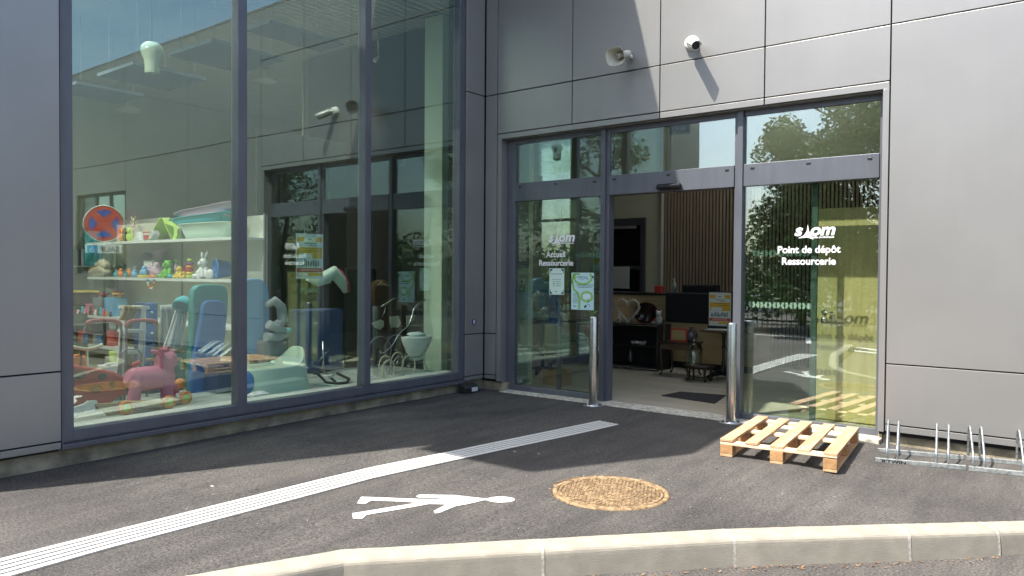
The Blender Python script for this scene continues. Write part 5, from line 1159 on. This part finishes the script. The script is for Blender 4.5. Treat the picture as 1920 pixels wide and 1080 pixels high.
# infant car seat
t = thing('infant_car_seat', 'grey infant car seat beside the light blue mattress', 'car seat', Vector((-1.0, -2.6, PF)))
m = MB(); q = [X(500, 572, -1.05), X(515, 564, -1.05), X(527, 575, -1.05), X(530, 600, -1.05), X(518, 612, -1.05)]; m.tube(q, [.03, .05, .055, .06, .06], 14); obj('headrest', m, LGREY, t)
m = MB(); q = [X(503, 608, -1.0), X(520, 617, -1.0), X(540, 620, -1.0)]; m.tube(q, [.05, .05, .03], 12); q = [X(498, 632, -1.0), X(520, 633, -1.0), X(538, 628, -1.0)]; m.tube(q, [.05, .055, .03], 12); obj('armrests', m, LGREY, t)
p0_, p1_ = X(495, 640, -1.0), X(535, 655, -1.0); m = MB(); m.box(-1.3, -.95, p0_.y, p1_.y, PF, p0_.z); obj('base', m, GREY, t, b=.03)
m = MB(); m.ball(X(541, 620, -.98), .03, .04, .035); obj('buckle', m, CYAN, t)
# white moulded bath seat
t = thing('baby_bath_stand', 'large pale moulded baby bath lying behind the middle pane', 'baby bath', Vector((-.6, -2.7, PF)))
ring_ = []; m = MB(); cx_, y0c, y1c = -.72, X(472, 740, -.5).y, X(590, 735, -.5).y; n = 40
def br(k, z, shift=0, dz=0):
    cy = (y0c+y1c)/2; ly = (y1c-y0c)/2
    return [Vector((cx_+.27*k*math.copysign(abs(math.cos(u))**.6, math.cos(u)), cy+shift+ly*k*math.copysign(abs(math.sin(u))**.7, math.sin(u)), z+dz*max(0, math.sin(u))**3)) for u in [2*math.pi*q/n for q in range(n)]]
rings(m, [br(1.05, PF), br(1.0, PF+.03), br(.97, PF+.12, -.01), br(.92, PF+.26, -.02, .16), br(.90, PF+.27, -.02, .18), br(.84, PF+.265, -.02, .17), br(.72, PF+.12), br(.5, PF+.07), br(.02, PF+.06)]); obj('shell', m, MINT, t)
m = MB(); q = X(466, 716, -.62); m.ball((q.x, q.y, PF+.13), .09, .09, .13); one('blue_ball', m, BLUE, 'deep blue ball behind the first mullion', 'ball')
m = MB(); q = X(484, 742, -.4); blob(m, (q.x, q.y, PF+.03), .06, .11, .035, rng, .2); one('white_soft_toy', m, WHITE, 'white soft toy lying at the foot of the pale baby bath', 'soft toy')
# folded stroller
t = thing('folded_stroller', 'folded black stroller frame lying right of the baby bath', 'stroller', Vector((-.6, -1.9, PF)))
m = MB()
q = [X(595, 700, -.7), X(612, 722, -.6), X(630, 731, -.45), X(650, 728, -.4), X(655, 716, -.6), X(632, 700, -.8)]
for v in q: v.z = max(v.z, PF+.03)
m.tube(q, .016, 10); m.tube([X(588, 700, -.9), X(640, 690, -.9)], .016, 8); m.tube([X(600, 690, -.8), X(650, 735, -.5)], .014, 8); obj('frame', m, BLACK, t)
m = MB(); a = X(612, 706, -.68); m.obox((a.x, a.y, PF+.08), .1, .12, .03, .4); obj('bracket', m, WHITE, t)
m = MB(); a = X(640, 722, -.5); m.obox((a.x-.1, a.y-.05, PF+.012), .3, .3, .01, .3); obj('basket_board', m, MINT, t)
m = MB(); c = X(607, 655, -.95); m.tube([X(597, 678, -.95), X(617, 655, -.95)], .006, 8); m.cyl(X(606, 640, -.95), Vector((-.95, X(606, 700, -.95).y, PF)), .012, n=8); one('umbrella_stick', m, STEEL, 'thin steel stick standing behind the folded stroller', 'stick')

# pane 3: prams ---------------------------------------------------------
def wheel(parent, c, r_, axis, spokes=12, rt=.008, mt=None):
    ax = Vector(axis).normalized(); a = ax.orthogonal().normalized(); b = ax.cross(a); m = MB()
    m.tube([Vector(c)+(a*math.cos(t)+b*math.sin(t))*r_ for t in [2*math.pi*k/40 for k in range(40)]], rt, 8, closed=True)
    w_ = obj('wheel', m, mt or CREAMF, parent); m = MB()
    for k in range(spokes): u = 2*math.pi*k/spokes; m.cyl(c, Vector(c)+(a*math.cos(u)+b*math.sin(u))*r_, .0016, n=5)
    m.lathe([(.016, -.02), (.016, .02)], c, 12, axis=ax); obj('spokes', m, STEEL, w_)
t = thing('doll_pram', 'white dolls pram with thin spoked wheels in the right pane of the shop window', 'doll pram', Vector((-.6, -.8, PF)))
wr = .118
for px, py, x, r_ in ((766, 682, -.42, .125), (728, 691, -.42, .112), (722, 676, -.78, .112), (745, 672, -.80, .125)):
    p = X(px, py, x); p.z = PF+r_; wheel(t, p, r_, (1, .12, 0))
m = MB(); cyy = X(781, 645, -.6); cz = cyy.z; n = 30
def pr_(k, z, ex=0): return [Vector((-.6+.15*k*math.cos(u), cyy.y+.235*k*(1 if math.sin(u) > 0 else .95)*math.sin(u), z+ex*abs(math.sin(u))**2)) for u in [2*math.pi*q/n for q in range(n)]]
rings(m, [pr_(.02, cz-.21), pr_(.35, cz-.20), pr_(.66, cz-.10), pr_(.88, cz+.0), pr_(1.0, cz+.07, .01), pr_(1.02, cz+.085, .015), pr_(.95, cz+.09, .01), pr_(.5, cz+.105), pr_(.02, cz+.12)]); obj('body', m, mat('pram_white', (.62, .68, .62), .6, noise=.05), t)
m = MB(); blob(m, (-.6, cyy.y, cz+.12), .1, .12, .03, rng, .2); obj('pillow', m, mat('pram_lace', (.6, .7, .68), .8), t)
m = MB()
for dx in (-.36, -.84):
    pass
for x in (-.44, -.76):
    q = [X(713, 662, x), X(723, 660, x), X(738, 645, x), X(748, 625, x), X(765, 612, x), X(772, 595, x), X(776, 578, x), X(785, 568, x), X(797, 562, x)]
    s_ = q
    for _ in range(2):
        nn = [s_[0]]
        for a, b in zip(s_, s_[1:]): nn += [a.lerp(b, .25), a.lerp(b, .75)]
        s_ = nn+[s_[-1]]
    m.tube(s_, .0075, 8)
    if x == -.44: e1 = s_[-1]
    else: e2 = s_[-1]
m.tube([e1, e2], .008, 8); a = X(742, 665, -.42); b = X(800, 690, -.5)
for x in (-.44, -.76): m.tube([X(735, 683, x), X(745, 668, x), X(762, 672, x), X(788, 668, x), X(797, 655, x), X(803, 645, x)], .006, 8); m.tube([X(798, 655, x), X(796, 680, x), X(802, 694, x)], .006, 8)
obj('chassis', m, STEEL, t)
t = thing('brown_pram', 'old brown pram with three cream side panels behind the dolls pram', 'pram', Vector((-1.5, -.9, PF)))
outline(roundpoly([(700, 600), (700, 545), (706, 528), (720, 524), (734, 530), (736, 560), (775, 572), (778, 590), (765, 612), (740, 622), (710, 618)], 1), -1.5, .30, BROWN, 'body', None, None, None, .03, t)
for pts in ([(697, 606), (714, 599), (720, 602), (720, 612), (714, 618), (704, 615)], [(731, 594), (748, 592), (752, 606), (748, 614), (734, 614), (731, 604)], [(762, 592), (780, 590), (774, 602), (763, 611)]): outline(pts, -1.49, .012, CREAMF, 'side_panel', None, None, None, .004, t)
outline([(708, 535), (716, 527), (730, 536)], -1.49, .012, TAN, 'hood_gusset', None, None, None, 0, t)
m = MB(); m.tube([X(714, 575, -1.4), X(720, 572, -1.4), X(734, 562, -1.4), X(744, 558, -1.4), X(758, 557, -1.4)], .010, 8); m.tube([X(722, 574, -1.4), X(721, 585, -1.4), X(716, 594, -1.4)], .008, 8); obj('handle', m, STEEL, t)
for px, x in ((712, -1.4), (742, -1.4)): p = X(px, 650, x); p.z = PF+.20; wheel(t, p, .2, (1, 0, 0), 12, .01, GREY)
outline(roundpoly([(768, 600), (764, 570), (778, 535), (790, 522), (797, 530), (800, 600), (790, 615)], 1), -1.75, .3, DARK, 'buggy_hood', 'black folded hood of a buggy behind the prams', 'buggy', None, .03)
m = MB(); a, b = X(757, 700, -.35), X(812, 697, -.35); a.z = b.z = PF+.02; m.tube([a, b], .016, 10); one('rolled_stick', m, MINT, 'pale round stick lying on the platform by the dolls pram', 'stick')
# long dark curtain backdrop
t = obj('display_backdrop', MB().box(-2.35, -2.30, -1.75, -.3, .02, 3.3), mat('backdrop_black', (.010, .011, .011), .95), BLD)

# ============================================================ INSIDE THE ENTRANCE
def Yp(px, py, y): return at(px, py, 'y', y)
FZ = .0185
# slatted wall
t = obj('slat_backing', MB().box(.02, 7.5, 4.965, 4.998, .02, 3.2), mat('felt_black', (.012, .012, .012), .95), BLD)
m = MB(); x = .045
while x < 6.5: m.box(x, x+.034, 4.94, 4.965, .02, 3.2); x += .0600
obj('slats', m, SLAT, BLD)
m = MB(); p = Yp(1241.5, 450, 4.93); m.box(p.x-.018, p.x+.018, 4.91, 4.97, .9, 4.9); obj('wall_trunking', m, LGREY, BLD)
# inner dark door
a, b = Yp(1142, 450, 4.95).x-.4, Yp(1210, 450, 4.95).x; dr = thing('inner_door', 'dark framed glazed door in the far wall left of the slats', 'door', Vector(((a+b)/2, 4.95, FZ)))
m = MB(); m.box(a, b, 4.93, 4.99, FZ, 2.49); m_ = m; m = MB(); m.box(a, a+.08, 4.90, 4.97, FZ, 2.49); m.box(b-.08, b, 4.90, 4.97, FZ, 2.49); m.box(a+.08, b-.08, 4.90, 4.97, 2.36, 2.49); m.box(a+.08, b-.08, 4.90, 4.96, 1.55, 1.62); obj('door_frame', m, mat('door_grey', (.05, .055, .065), .4), dr)
m = MB(); m.box(a+.08, b-.08, 4.955, 4.985, FZ, 2.36); obj('door_glass', m, mat('dark_gloss', (.012, .014, .014), .08), dr)
m = MB(); m.box(a+.1, b-.15, 4.86, 4.9, 2.30, 2.35); obj('door_closer', m, GREY, dr)
pA, pB = Yp(1153, 500, 4.6), Yp(1179, 541, 4.6); m = MB(); m.box(pA.x-.1, pB.x, 4.6, 4.62, pB.z, pA.z); one('white_board', m, LGREY, 'plain pale board standing on the counter in front of the dark door', 'board')
# counters
a = Yp(1120, 550, 3.6); b = Yp(1252, 605, 3.6)
t = thing('reception_counter', 'pale plywood reception counter with a dark top', 'counter', Vector(((a.x+b.x)/2, 3.7, FZ)))
m = MB(); m.box(a.x-1.2, b.x, 3.6, 3.64, FZ, Yp(1200, 553, 3.6).z); obj('front_panel', m, PLY, t)
zt = Yp(1200, 553, 3.6).z; m = MB(); m.box(a.x-1.25, b.x+.0, 3.55, 4.3, zt+.001, zt+.035); obj('counter_top', m, BLACK, t)
p = Yp(1237, 546, 3.7); m = MB(); m.box(p.x-.055, p.x+.055, 3.62, 3.73, zt+.036, zt+.15); one('red_cube_box', m, RED, 'small bright red box on the reception counter', 'box', None, .004)
ba, bb = Yp(1252, 546, 3.55), Yp(1377, 546, 3.55)
t = thing('black_display_desk', 'large black cloth covered desk under the slatted wall', 'desk', Vector(((ba.x+bb.x)/2, 3.6, FZ)))
m = MB(); m.box(b.x+.002, bb.x+.35, 3.5, 4.1, .72, ba.z-.02); m.box(Yp(1279, 540, 3.8).x, Yp(1342, 540, 3.8).x, 3.8, 4.0, ba.z-.019, Yp(1300, 534, 3.8).z); obj('cloth_cover', m, DARK, t, b=.02)
m = MB(); m.box(b.x+.002, bb.x+.35, 3.52, 4.1, FZ+.1, .718); obj('front_panel', m, PLY, t); m = MB(); m.box(b.x+.002, bb.x+.35, 3.54, 4.1, FZ, FZ+.099); obj('kick_plate', m, BLACK, t)
p = Yp(1267, 548, 3.75); zc = ba.z-.019
t = thing('soap_bottle', 'clear pump bottle of hand gel standing on the black desk', 'bottle', Vector((p.x, 3.7, zc)))
m = MB(); m.lathe([(.034, 0), (.036, .1), (.03, .14), (.012, .155)], (p.x, 3.7, zc), 20); obj('bottle', m, mat('gel', (.3, .34, .32), .1), t)
m = MB(); m.lathe([(.013, .156), (.013, .18), (.006, .182), (.006, .21)], (p.x, 3.7, zc), 14); m.box(p.x-.03, p.x+.008, 3.694, 3.706, zc+.205, zc+.218); obj('pump', m, WHITE, t)
# black cabinet
c0, c1 = Yp(1145, 605, 2.85), Yp(1233, 605, 2.85); zt2 = Yp(1200, 608, 2.85).z
t = thing('black_cabinet', 'low black open cabinet with a pale edge strip left in the doorway', 'cabinet', Vector(((c0.x+c1.x)/2, 3.0, FZ)))
xa = c0.x-.9; m = MB(); m.box(xa, c1.x, 2.85, 3.3, zt2-.03, zt2); m.box(xa, c1.x, 2.85, 3.3, FZ+.03, FZ+.06); m.box(c1.x-.03, c1.x, 2.85, 3.3, FZ, zt2-.03); m.box(xa, c1.x, 3.28, 3.3, FZ, zt2-.03); m.box(xa, c1.x-.03, 2.87, 3.28, .37, .385); obj('carcass', m, BLACK, t, b=.003)
m = MB(); m.box(xa, c1.x, 2.842, 2.849, zt2-.022, zt2-.012); m.box(xa, c1.x, 2.842, 2.849, FZ+.02, FZ+.032); obj('edge_strip', m, STEEL, t)
# heart wreath
t0 = Yp(1177, 582, 3.0); m = MB(); pts = []
for k in range(60):
    u = 2*math.pi*k/60; hx = 16*math.sin(u)**3; hz = 13*math.cos(u)-5*math.cos(2*u)-2*math.cos(3*u)-math.cos(4*u); pts.append(Vector((t0.x+hx*.0122, 3.0, t0.z+.01+hz*.0125)))
m.tube(pts, [.019+.005*math.sin(k*2.1) for k in range(60)], 8, closed=True); rng = random.Random(8)
for k in range(150): q = rng.choice(pts)+Vector((rng.gauss(0, .008), rng.gauss(0, .008), rng.gauss(0, .008))); a_ = Vector((rng.gauss(0, 1), rng.gauss(0, 1), rng.gauss(0, 1))).normalized()*.025; m.tube([q-a_, q+a_], .0045, 4)
one('heart_wreath', m, mat('bleached_twigs', (.52, .47, .40), .9), 'white twig wreath shaped like a heart on the black cabinet', 'wreath')
# oval dish
t0 = Yp(1212, 587, 3.12); t = thing('oval_platter', 'dark glossy oval platter with a copper rim propped behind the wreath', 'platter', Vector((t0.x, 3.12, zt2)))
m = MB(); ax_ = Vector((.15, -1, .12)).normalized(); m.lathe([(.0001, .0), (.12, .0), (.17, .025)], t0, 36, axis=ax_, sx=1.15, sy=.95, cap=False); obj('bowl', m, mat('dark_glaze', (.03, .012, .015), .12), t)
m = MB(); m.lathe([(.165, .02), (.175, .032), (.18, .028), (.172, .015)], t0, 36, axis=ax_, sx=1.15, sy=.95, cap=False); obj('rim', m, mat('copper_rim', (.30, .12, .06), .3, .6), t)
# plush
t0 = Yp(1235, 594, 2.98); m = MB(); blob(m, (t0.x, 2.98, zt2+.07), .06, .05, .07, rng, .08); m.ball((t0.x+.01, 2.96, zt2+.16), .045); m.ball((t0.x-.025, 2.97, zt2+.2), .018); m.ball((t0.x+.045, 2.97, zt2+.2), .018); m.ball((t0.x-.06, 2.93, zt2+.035), .03, .03, .022); o = one('white_plush_bear', m, LGREY, 'white plush bear with a red heart on the black cabinet', 'soft toy')
m = MB(); m.ball((t0.x-.02, 2.915, zt2+.075), .028, .015, .026); obj('red_heart', m, RED, o)
t0 = Yp(1161, 595, 2.95); m = MB(); m.lathe([(.03, 0), (.034, .07), (.02, .11), (.012, .16), (.016, .17), (.0001, .18)], (t0.x, 2.95, zt2), 18); o = one('small_painted_bottle', m, LGREY, 'small white bottle with red flowers at the left end of the black cabinet', 'bottle'); m = MB(); m.ball((t0.x+.005, 2.918, zt2+.05), .018, .008, .018); obj('painted_flower', m, RED, o)
rng = random.Random(12); m = MB()
for k in range(16): m.ball((Yp(1185+k*1.6, 640, 2.95).x, 2.95+rng.uniform(-.03, .03), .386+rng.uniform(.02, .05)), .022, n=8, m=6)
one('shell_garland', m, mat('shells', (.55, .50, .44), .6), 'pile of pale shells on the inner shelf of the black cabinet', 'ornament')
t0 = Yp(1182, 690, 2.95); m = MB(); m.lathe([(.045, .0), (.05, .12), (.03, .18), (.014, .21), (.014, .27)], (t0.x, 2.95, FZ+.061), 20); one('glass_bottle', m, GL_C, 'tall clear bottle standing at the bottom of the black cabinet', 'bottle')
# carved table
def cab_leg(m, top, bot, r0=.02, bow=.05, d=(1, 0)):
    a = Vector(top); b = Vector(bot); m.tube([a, a.lerp(b, .2)+Vector((d[0]*bow, d[1]*bow, 0)), a.lerp(b, .6)+Vector((d[0]*.01, d[1]*.01, 0)), a.lerp(b, .92), b+Vector((d[0]*.03, d[1]*.03, .0))], [r0*1.3, r0*1.5, r0, r0*.8, r0*1.1], 10)
a, b = Yp(1236, 640, 2.55), Yp(1297, 640, 2.55); zt3 = Yp(1260, 641, 2.55).z
t = thing('side_table', 'dark wooden side table with curved legs between cabinet and desk', 'side table', Vector(((a.x+b.x)/2, 2.7, FZ)))
m = MB(); m.box(a.x, b.x, 2.52, 2.95, zt3-.03, zt3); obj('table_top', m, DARKW, t, b=.008); m = MB(); m.box(a.x+.03, b.x-.03, 2.55, 2.92, zt3-.11, zt3-.03); obj('apron', m, mat('mid_wood', (.10, .055, .03), .5), t)
for x in (a.x+.04, b.x-.04):
    for y in (2.57, 2.9): m = MB(); cab_leg(m, (x, y, zt3-.03), (x, y, FZ+.01), .016, .025, (1 if x > a.x+.2 else -1, 0)); obj('leg', m, DARKW, t)
t0 = Yp(1240, 620, 2.6); m = MB(); m.lathe([(.035, 0), (.04, .02), (.025, .04), (.03, .1), (.02, .16), (.028, .2), (.018, .26), (.026, .30), (.0001, .32)], (a.x+.05, 2.6, zt3), 18); one('carved_statuette', m, DARKW, 'tall dark carved statuette at the left end of the side table', 'statuette')
fa, fb = Yp(1257, 632, 2.62), Yp(1288, 609, 2.62)
t = thing('red_picture_frame', 'red picture frame around a plain tan sheet on the side table', 'picture frame', Vector(((fa.x+fb.x)/2, 2.62, zt3)))
m = MB(); m.box(fa.x, fb.x, 2.62, 2.64, zt3+.002, zt3+.19); obj('frame', m, RED, t); m = MB(); m.box(fa.x+.02, fb.x-.02, 2.612, 2.62, zt3+.024, zt3+.168); obj('sheet', m, TAN, t)
# carboy on low table
la, lb = Yp(1275, 684, 2.2), Yp(1330, 684, 2.2); zt4 = Yp(1300, 684, 2.3).z
t = thing('low_oval_table', 'low dark oval table with curved legs in the doorway', 'low table', Vector(((la.x+lb.x)/2, 2.3, FZ)))
cx0 = (la.x+lb.x)/2; m = MB(); m.lathe([(.0001, 0), (.21, 0), (.22, .01), (.21, .025), (.0001, .025)], (cx0, 2.35, zt4-.025), 32, sy=.8, cap=False); obj('table_top', m, DARKW, t)
for k in range(4): u = math.pi/4+k*math.pi/2; d = (math.cos(u), math.sin(u)); m = MB(); cab_leg(m, (cx0+d[0]*.16, 2.35+d[1]*.12, zt4-.02), (cx0+d[0]*.16, 2.35+d[1]*.12, FZ+.01), .014, .03, d); obj('leg', m, DARKW, t)
m = MB(); m.tube([(cx0-.16, 2.23, FZ+.03), (cx0+.16, 2.23, FZ+.03)], .007, 8); m.tube([(cx0-.16, 2.47, FZ+.03), (cx0+.16, 2.47, FZ+.03)], .007, 8); obj('stretcher', m, DARKW, t)
t0 = Yp(1301, 660, 2.33); t = thing('glass_carboy', 'big clear glass carboy with a narrow neck on the low table', 'carboy', Vector((t0.x, 2.33, zt4)))
m = MB(); m.lathe([(.0001, .001), (.09, .001), (.105, .03), (.108, .13), (.09, .20), (.04, .26), (.024, .29), (.022, .34), (.03, .35), (.024, .352), (.018, .34), (.02, .29), (.036, .255), (.086, .196), (.104, .13), (.101, .034), (.0001, .008)], (t0.x, 2.33, zt4), 36, cap=False); obj('bottle', m, GL_C, t)
t0 = Yp(1302, 633, 2.7); m = MB(); m.lathe([(.04, 0), (.07, .03), (.085, .10), (.06, .17), (.03, .19), (.035, .21)], (b.x-.07, 2.7, zt3), 24); one('round_jug', m, mat('jug_dark', (.10, .08, .09), .2), 'round dark jug behind the carboy', 'jug')
# pedestal table with poster
pc = Yp(1357, 620, 2.75); zt5 = Yp(1345, 618, 2.75).z
t = thing('pedestal_table', 'dark iron pedestal table carrying magazines right in the doorway', 'table', Vector((pc.x, 2.75, FZ)))
m = MB(); m.lathe([(.0001, 0), (.33, 0), (.335, .012), (.33, .025), (.0001, .025)], (pc.x, 2.75, zt5-.025), 40, cap=False); obj('table_top', m, BROWN, t)
m = MB(); m.lathe([(.05, .06), (.03, .12), (.025, .2), (.032, .22), (.02, .26), (.018, .42), (.03, .45), (.02, .48), (.02, zt5-FZ-.07), (.06, zt5-FZ-.03)], (pc.x, 2.75, FZ), 18); obj('column', m, BLACK, t)
for k in range(4): u = math.pi/4+k*math.pi/2; m = MB(); m.tube([(pc.x, 2.75, FZ+.09), (pc.x+.12*math.cos(u), 2.75+.12*math.sin(u), FZ+.08), (pc.x+.24*math.cos(u), 2.75+.24*math.sin(u), FZ+.02)], [.04, .032, .022], 10); obj('foot', m, BLACK, t)
m = MB()
for k, (dx, dy, r_) in enumerate(((-.12, -.05, .2), (-.05, -.1, -.3), (.1, -.12, .5))): m.obox((pc.x+dx, 2.75+dy, zt5+.004+.005*k), .21, .28, .004, r_)
one('magazines', m, LGREY, 'loose magazines spread on the pedestal table', 'magazines')
ya = 2.9; a, b = Yp(1329, 610, ya), Yp(1371, 549, ya); t = thing('poster_stand', 'black poster stand on the pedestal table holding an ochre flyer', 'poster stand', Vector(((a.x+b.x)/2, ya, zt5)))
m = MB(); m.box(a.x-.02, b.x+.045, ya+.002, ya+.03, zt5, b.z+.015); obj('back_board', m, BLACK, t, b=.003)
flyer(Vector((a.x, ya-.001, a.z)), U, V, b.x-a.x, b.z-a.z, 'ochre flyer with a red band standing on the pedestal table inside the doorway', 'flyer_poster')
# mat on the floor
P4 = [at(x, y, 'z', .02) for x, y in ((1240, 742), (1276, 735), (1362, 741.5), (1340, 757))]
m = MB(); cx_ = sum((p for p in P4), Vector())/4; m.prism([(p.x, p.y) for p in (P4[0], P4[3], P4[2], P4[1])], (0, 0, FZ), (1, 0, 0), (0, 1, 0), .008); one('door_mat', m, mat('mat_black', (.02, .02, .022), .95, bump=.4), 'black door mat on the pale floor inside the open door', 'door mat')
# yellow door behind the right pane
t = thing('oak_door_leaf', 'yellowish oak door leaf with a lever handle standing open behind the right pane', 'door', Vector((4.4, .58, FZ)))
m = MB(); m.box(3.93, 4.86, .56, .60, FZ+.01, 2.145); obj('leaf', m, YWOOD, t, b=.002)
hp = Yp(1543, 585, .56); m = MB(); m.lathe([(.024, 0), (.024, .008)], (hp.x+.01, .56, hp.z), 18, axis=(0, -1, 0)); m.tube([(hp.x+.01, .552, hp.z), (hp.x+.01, .51, hp.z), (hp.x+.03, .505, hp.z), (hp.x+.11, .508, hp.z)], .009, 10); obj('lever_handle', m, STEEL, t)
m = MB(); kz = Yp(1543, 600, .56).z; m.lathe([(.026, 0), (.026, .008), (.012, .010), (.0001, .010)], (hp.x+.01, .56, kz), 18, axis=(0, -1, 0), cap=False); obj('key_rosette', m, STEEL, t)
m = MB(); m.box(4.86, 4.98, .45, .62, FZ, 2.3); obj('door_post', m, FRAME, BLD)
# behind left pane
p = Yp(982, 470, .598); t = thing('info_board', 'narrow dark blue information board with white marks on the pale pier', 'notice board', Vector((p.x, .59, 1.5)))
a, b = Yp(971.5, 501, .59), Yp(991, 440, .59); m = MB(); m.box(a.x-.02, b.x+.005, .585, .598, a.z, b.z); obj('board', m, mat('board_navy', (.03, .05, .10), .5), t)
m = MB(); wd = b.x-a.x
for k, (zz_, x0, x1, h_) in enumerate(((.93, .1, .5, .01), (.88, .1, .45, .012), (.80, .1, .2, .035), (.80, .5, .9, .008), (.62, .1, .4, .03), (.62, .75, .85, .04), (.48, .1, .3, .03), (.48, .45, .8, .02), (.25, .1, .85, .055), (.12, .1, .9, .006))): m.box(a.x+wd*x0, a.x+wd*x1, .583, .585, a.z+(b.z-a.z)*zz_-h_/2, a.z+(b.z-a.z)*zz_+h_/2)
obj('white_marks', m, LGREY, t)
p = Yp(979, 528, .59); m = MB(); m.box(p.x-.035, p.x+.035, .57, .598, p.z-.03, p.z+.04); o = one('thermostat', m, WHITE, 'small white wall unit with a dark display on the pale pier', 'wall unit', None, .004); m = MB(); m.box(p.x-.002, p.x+.022, .567, .57, p.z-.012, p.z+.015); obj('display', m, BLACK, o)
p = Yp(979, 541, .59); m = MB(); m.box(p.x-.045, p.x+.045, .56, .598, p.z-.05, p.z+.03); o = one('alarm_box', m, TEAL, 'green call box below the white wall unit', 'wall unit', None, .006); m = MB(); m.box(p.x-.005, p.x+.028, .556, .56, p.z-.02, p.z+.012); obj('label', m, LGREY, o)
a, b = at(1018, 721, 'z', .02), at(1057, 725, 'z', .02); t = thing('cardboard_box', 'open cardboard box with umbrella handles on the floor behind the left pane', 'box', Vector((a.x+.1, a.y, FZ)))
CARD = mat('cardboard', (.36, .22, .09), .9); cy_ = a.y; m = MB(); W_ = .30
for q in ((a.x, a.x+.01, cy_, cy_+.22), (a.x+W_-.01, a.x+W_, cy_, cy_+.22), (a.x+.01, a.x+W_-.01, cy_, cy_+.01), (a.x+.01, a.x+W_-.01, cy_+.21, cy_+.22)): m.box(*q, FZ, FZ+.20)
obj('carton', m, CARD, t); m = MB()
for dx, hh in ((.04, .28), (.08, .27), (.2, .3)): m.tube([(a.x+dx, cy_+.1, FZ+.02), (a.x+dx-.02, cy_+.1, FZ+hh)], .012, 8)
m.ball((a.x+.08, cy_+.1, FZ+.29), .03); obj('umbrella_handles', m, BLACK, t)
p = Yp(1100, 605, 2.0); m = MB(); q0, q1 = Yp(1083, 607, 2.0), Yp(1119, 610, 2.0); t = thing('white_wall_desk', 'thin white desk on a trestle behind the bollard', 'desk', Vector((p.x, 2.1, FZ)))
m.box(q0.x, q1.x+.0, 2.0, 2.4, p.z-.02, p.z); obj('desk_top', m, SHELFW, t); m = MB()
for x in (q0.x+.12, q1.x-.05): m.cyl((x, 2.2, FZ), (x, 2.2, p.z-.02), .015, n=8)
obj('legs', m, LGREY, t)
zd = p.z; p = Yp(1113, 600, 2.15); t = thing('potted_cactus', 'small spiky plant in a dark green pot on the white desk', 'plant', Vector((p.x, 2.15, zd)))
m = MB(); m.lathe([(.04, 0), (.055, .09), (.058, .09), (.05, .08), (.0001, .08)], (p.x, 2.15, zd), 20); obj('pot', m, plain('pot_green', (.05, .12, .07)), t); m = MB(); rng = random.Random(5)
for k in range(14): u = rng.uniform(0, 6.28); m.tube([(p.x, 2.15, zd+.08), (p.x+.03*math.cos(u), 2.15+.03*math.sin(u), zd+.16), (p.x+.06*math.cos(u), 2.15+.06*math.sin(u), zd+rng.uniform(.16, .24))], [.006, .005, .002], 5)
obj('leaves', m, GREEN, t)
# bar chair in shade
p = Yp(1018, 580, 1.6); t = thing('black_bar_chair', 'black high office chair in the gloom behind the left pane', 'chair', Vector((p.x, 1.6, FZ)))
m = MB(); m.obox((p.x, 1.6, .78), .46, .44, .07, .3); obj('seat', m, DARK, t, b=.02); m = MB(); m.obox((p.x+.16, 1.75, 1.1), .05, .40, .42, .6); obj('backrest', m, DARK, t, b=.02)
m = MB(); m.cyl((p.x, 1.6, FZ+.1), (p.x, 1.6, .75), .025, n=12); obj('column', m, BLACK, t)
for k in range(5): u = 2*math.pi*k/5; m = MB(); m.beam((p.x, 1.6, FZ+.09), (p.x+.28*math.cos(u), 1.6+.28*math.sin(u), FZ+.05), .04, .03); lg = obj('leg', m, BLACK, t); m = MB(); m.ball((p.x+.28*math.cos(u), 1.6+.28*math.sin(u), FZ+.025), .025); obj('castor', m, BLACK, lg)
# exit sign
p = Yp(1276, 237, .8); t = thing('exit_sign', 'green and pale exit sign with running figure and arrow behind the door transom', 'exit sign', Vector((p.x, .8, p.z)))
a, b = Yp(1254, 254, .8), Yp(1293, 230, .8); m = MB(); m.box(a.x, b.x, .8, .82, a.z, b.z+.05); obj('plate', m, mat('exit_pale', (.55, .68, .42), .5), t)
w_, h_ = b.x-a.x, b.z+.05-a.z; m = MB(); m.box(a.x+w_*.45, b.x-.012, .797, .8, a.z+.012, b.z+.05-.012); obj('green_half', m, mat('exit_green', (.02, .16, .08), .5), t)
m = MB(); o = Vector((a.x, .7955, a.z)); m.add([o+Vector((w_*x, 0, h_*z)) for x, z in ((.67, .8), (.75, .8), (.75, .42), (.84, .42), (.71, .18), (.58, .42), (.67, .42))], [tuple(range(7))]); obj('arrow', m, LGREY, t, fix=False)
m = MB(); o = Vector((a.x, .799, a.z))
for pl in (((.22, .66), (.30, .62), (.34, .40), (.24, .36), (.20, .5)), ((.24, .40), (.34, .40), (.40, .22), (.44, .12), (.38, .1), (.33, .22)), ((.22, .38), (.28, .36), (.20, .2), (.08, .16), (.08, .22), (.16, .26)), ((.22, .62), (.12, .5), (.10, .42), (.14, .42), (.18, .5)), ((.30, .60), (.38, .5), (.42, .52), (.40, .56)), tuple((.30+.035*math.cos(u), .74+.06*math.sin(u)) for u in [k*math.pi/4 for k in range(8)])):
    m.add([o+Vector((w_*x, 0, h_*z)) for x, z in pl], [tuple(range(len(pl)))])
obj('running_figure', m, mat('exit_dark', (.01, .06, .03), .5), t, fix=False)
m = MB(); m.cyl(((a.x+b.x)/2, .81, b.z+.05), ((a.x+b.x)/2, .81, 4.9), .006, n=6); obj('hanger', m, GREY, t)
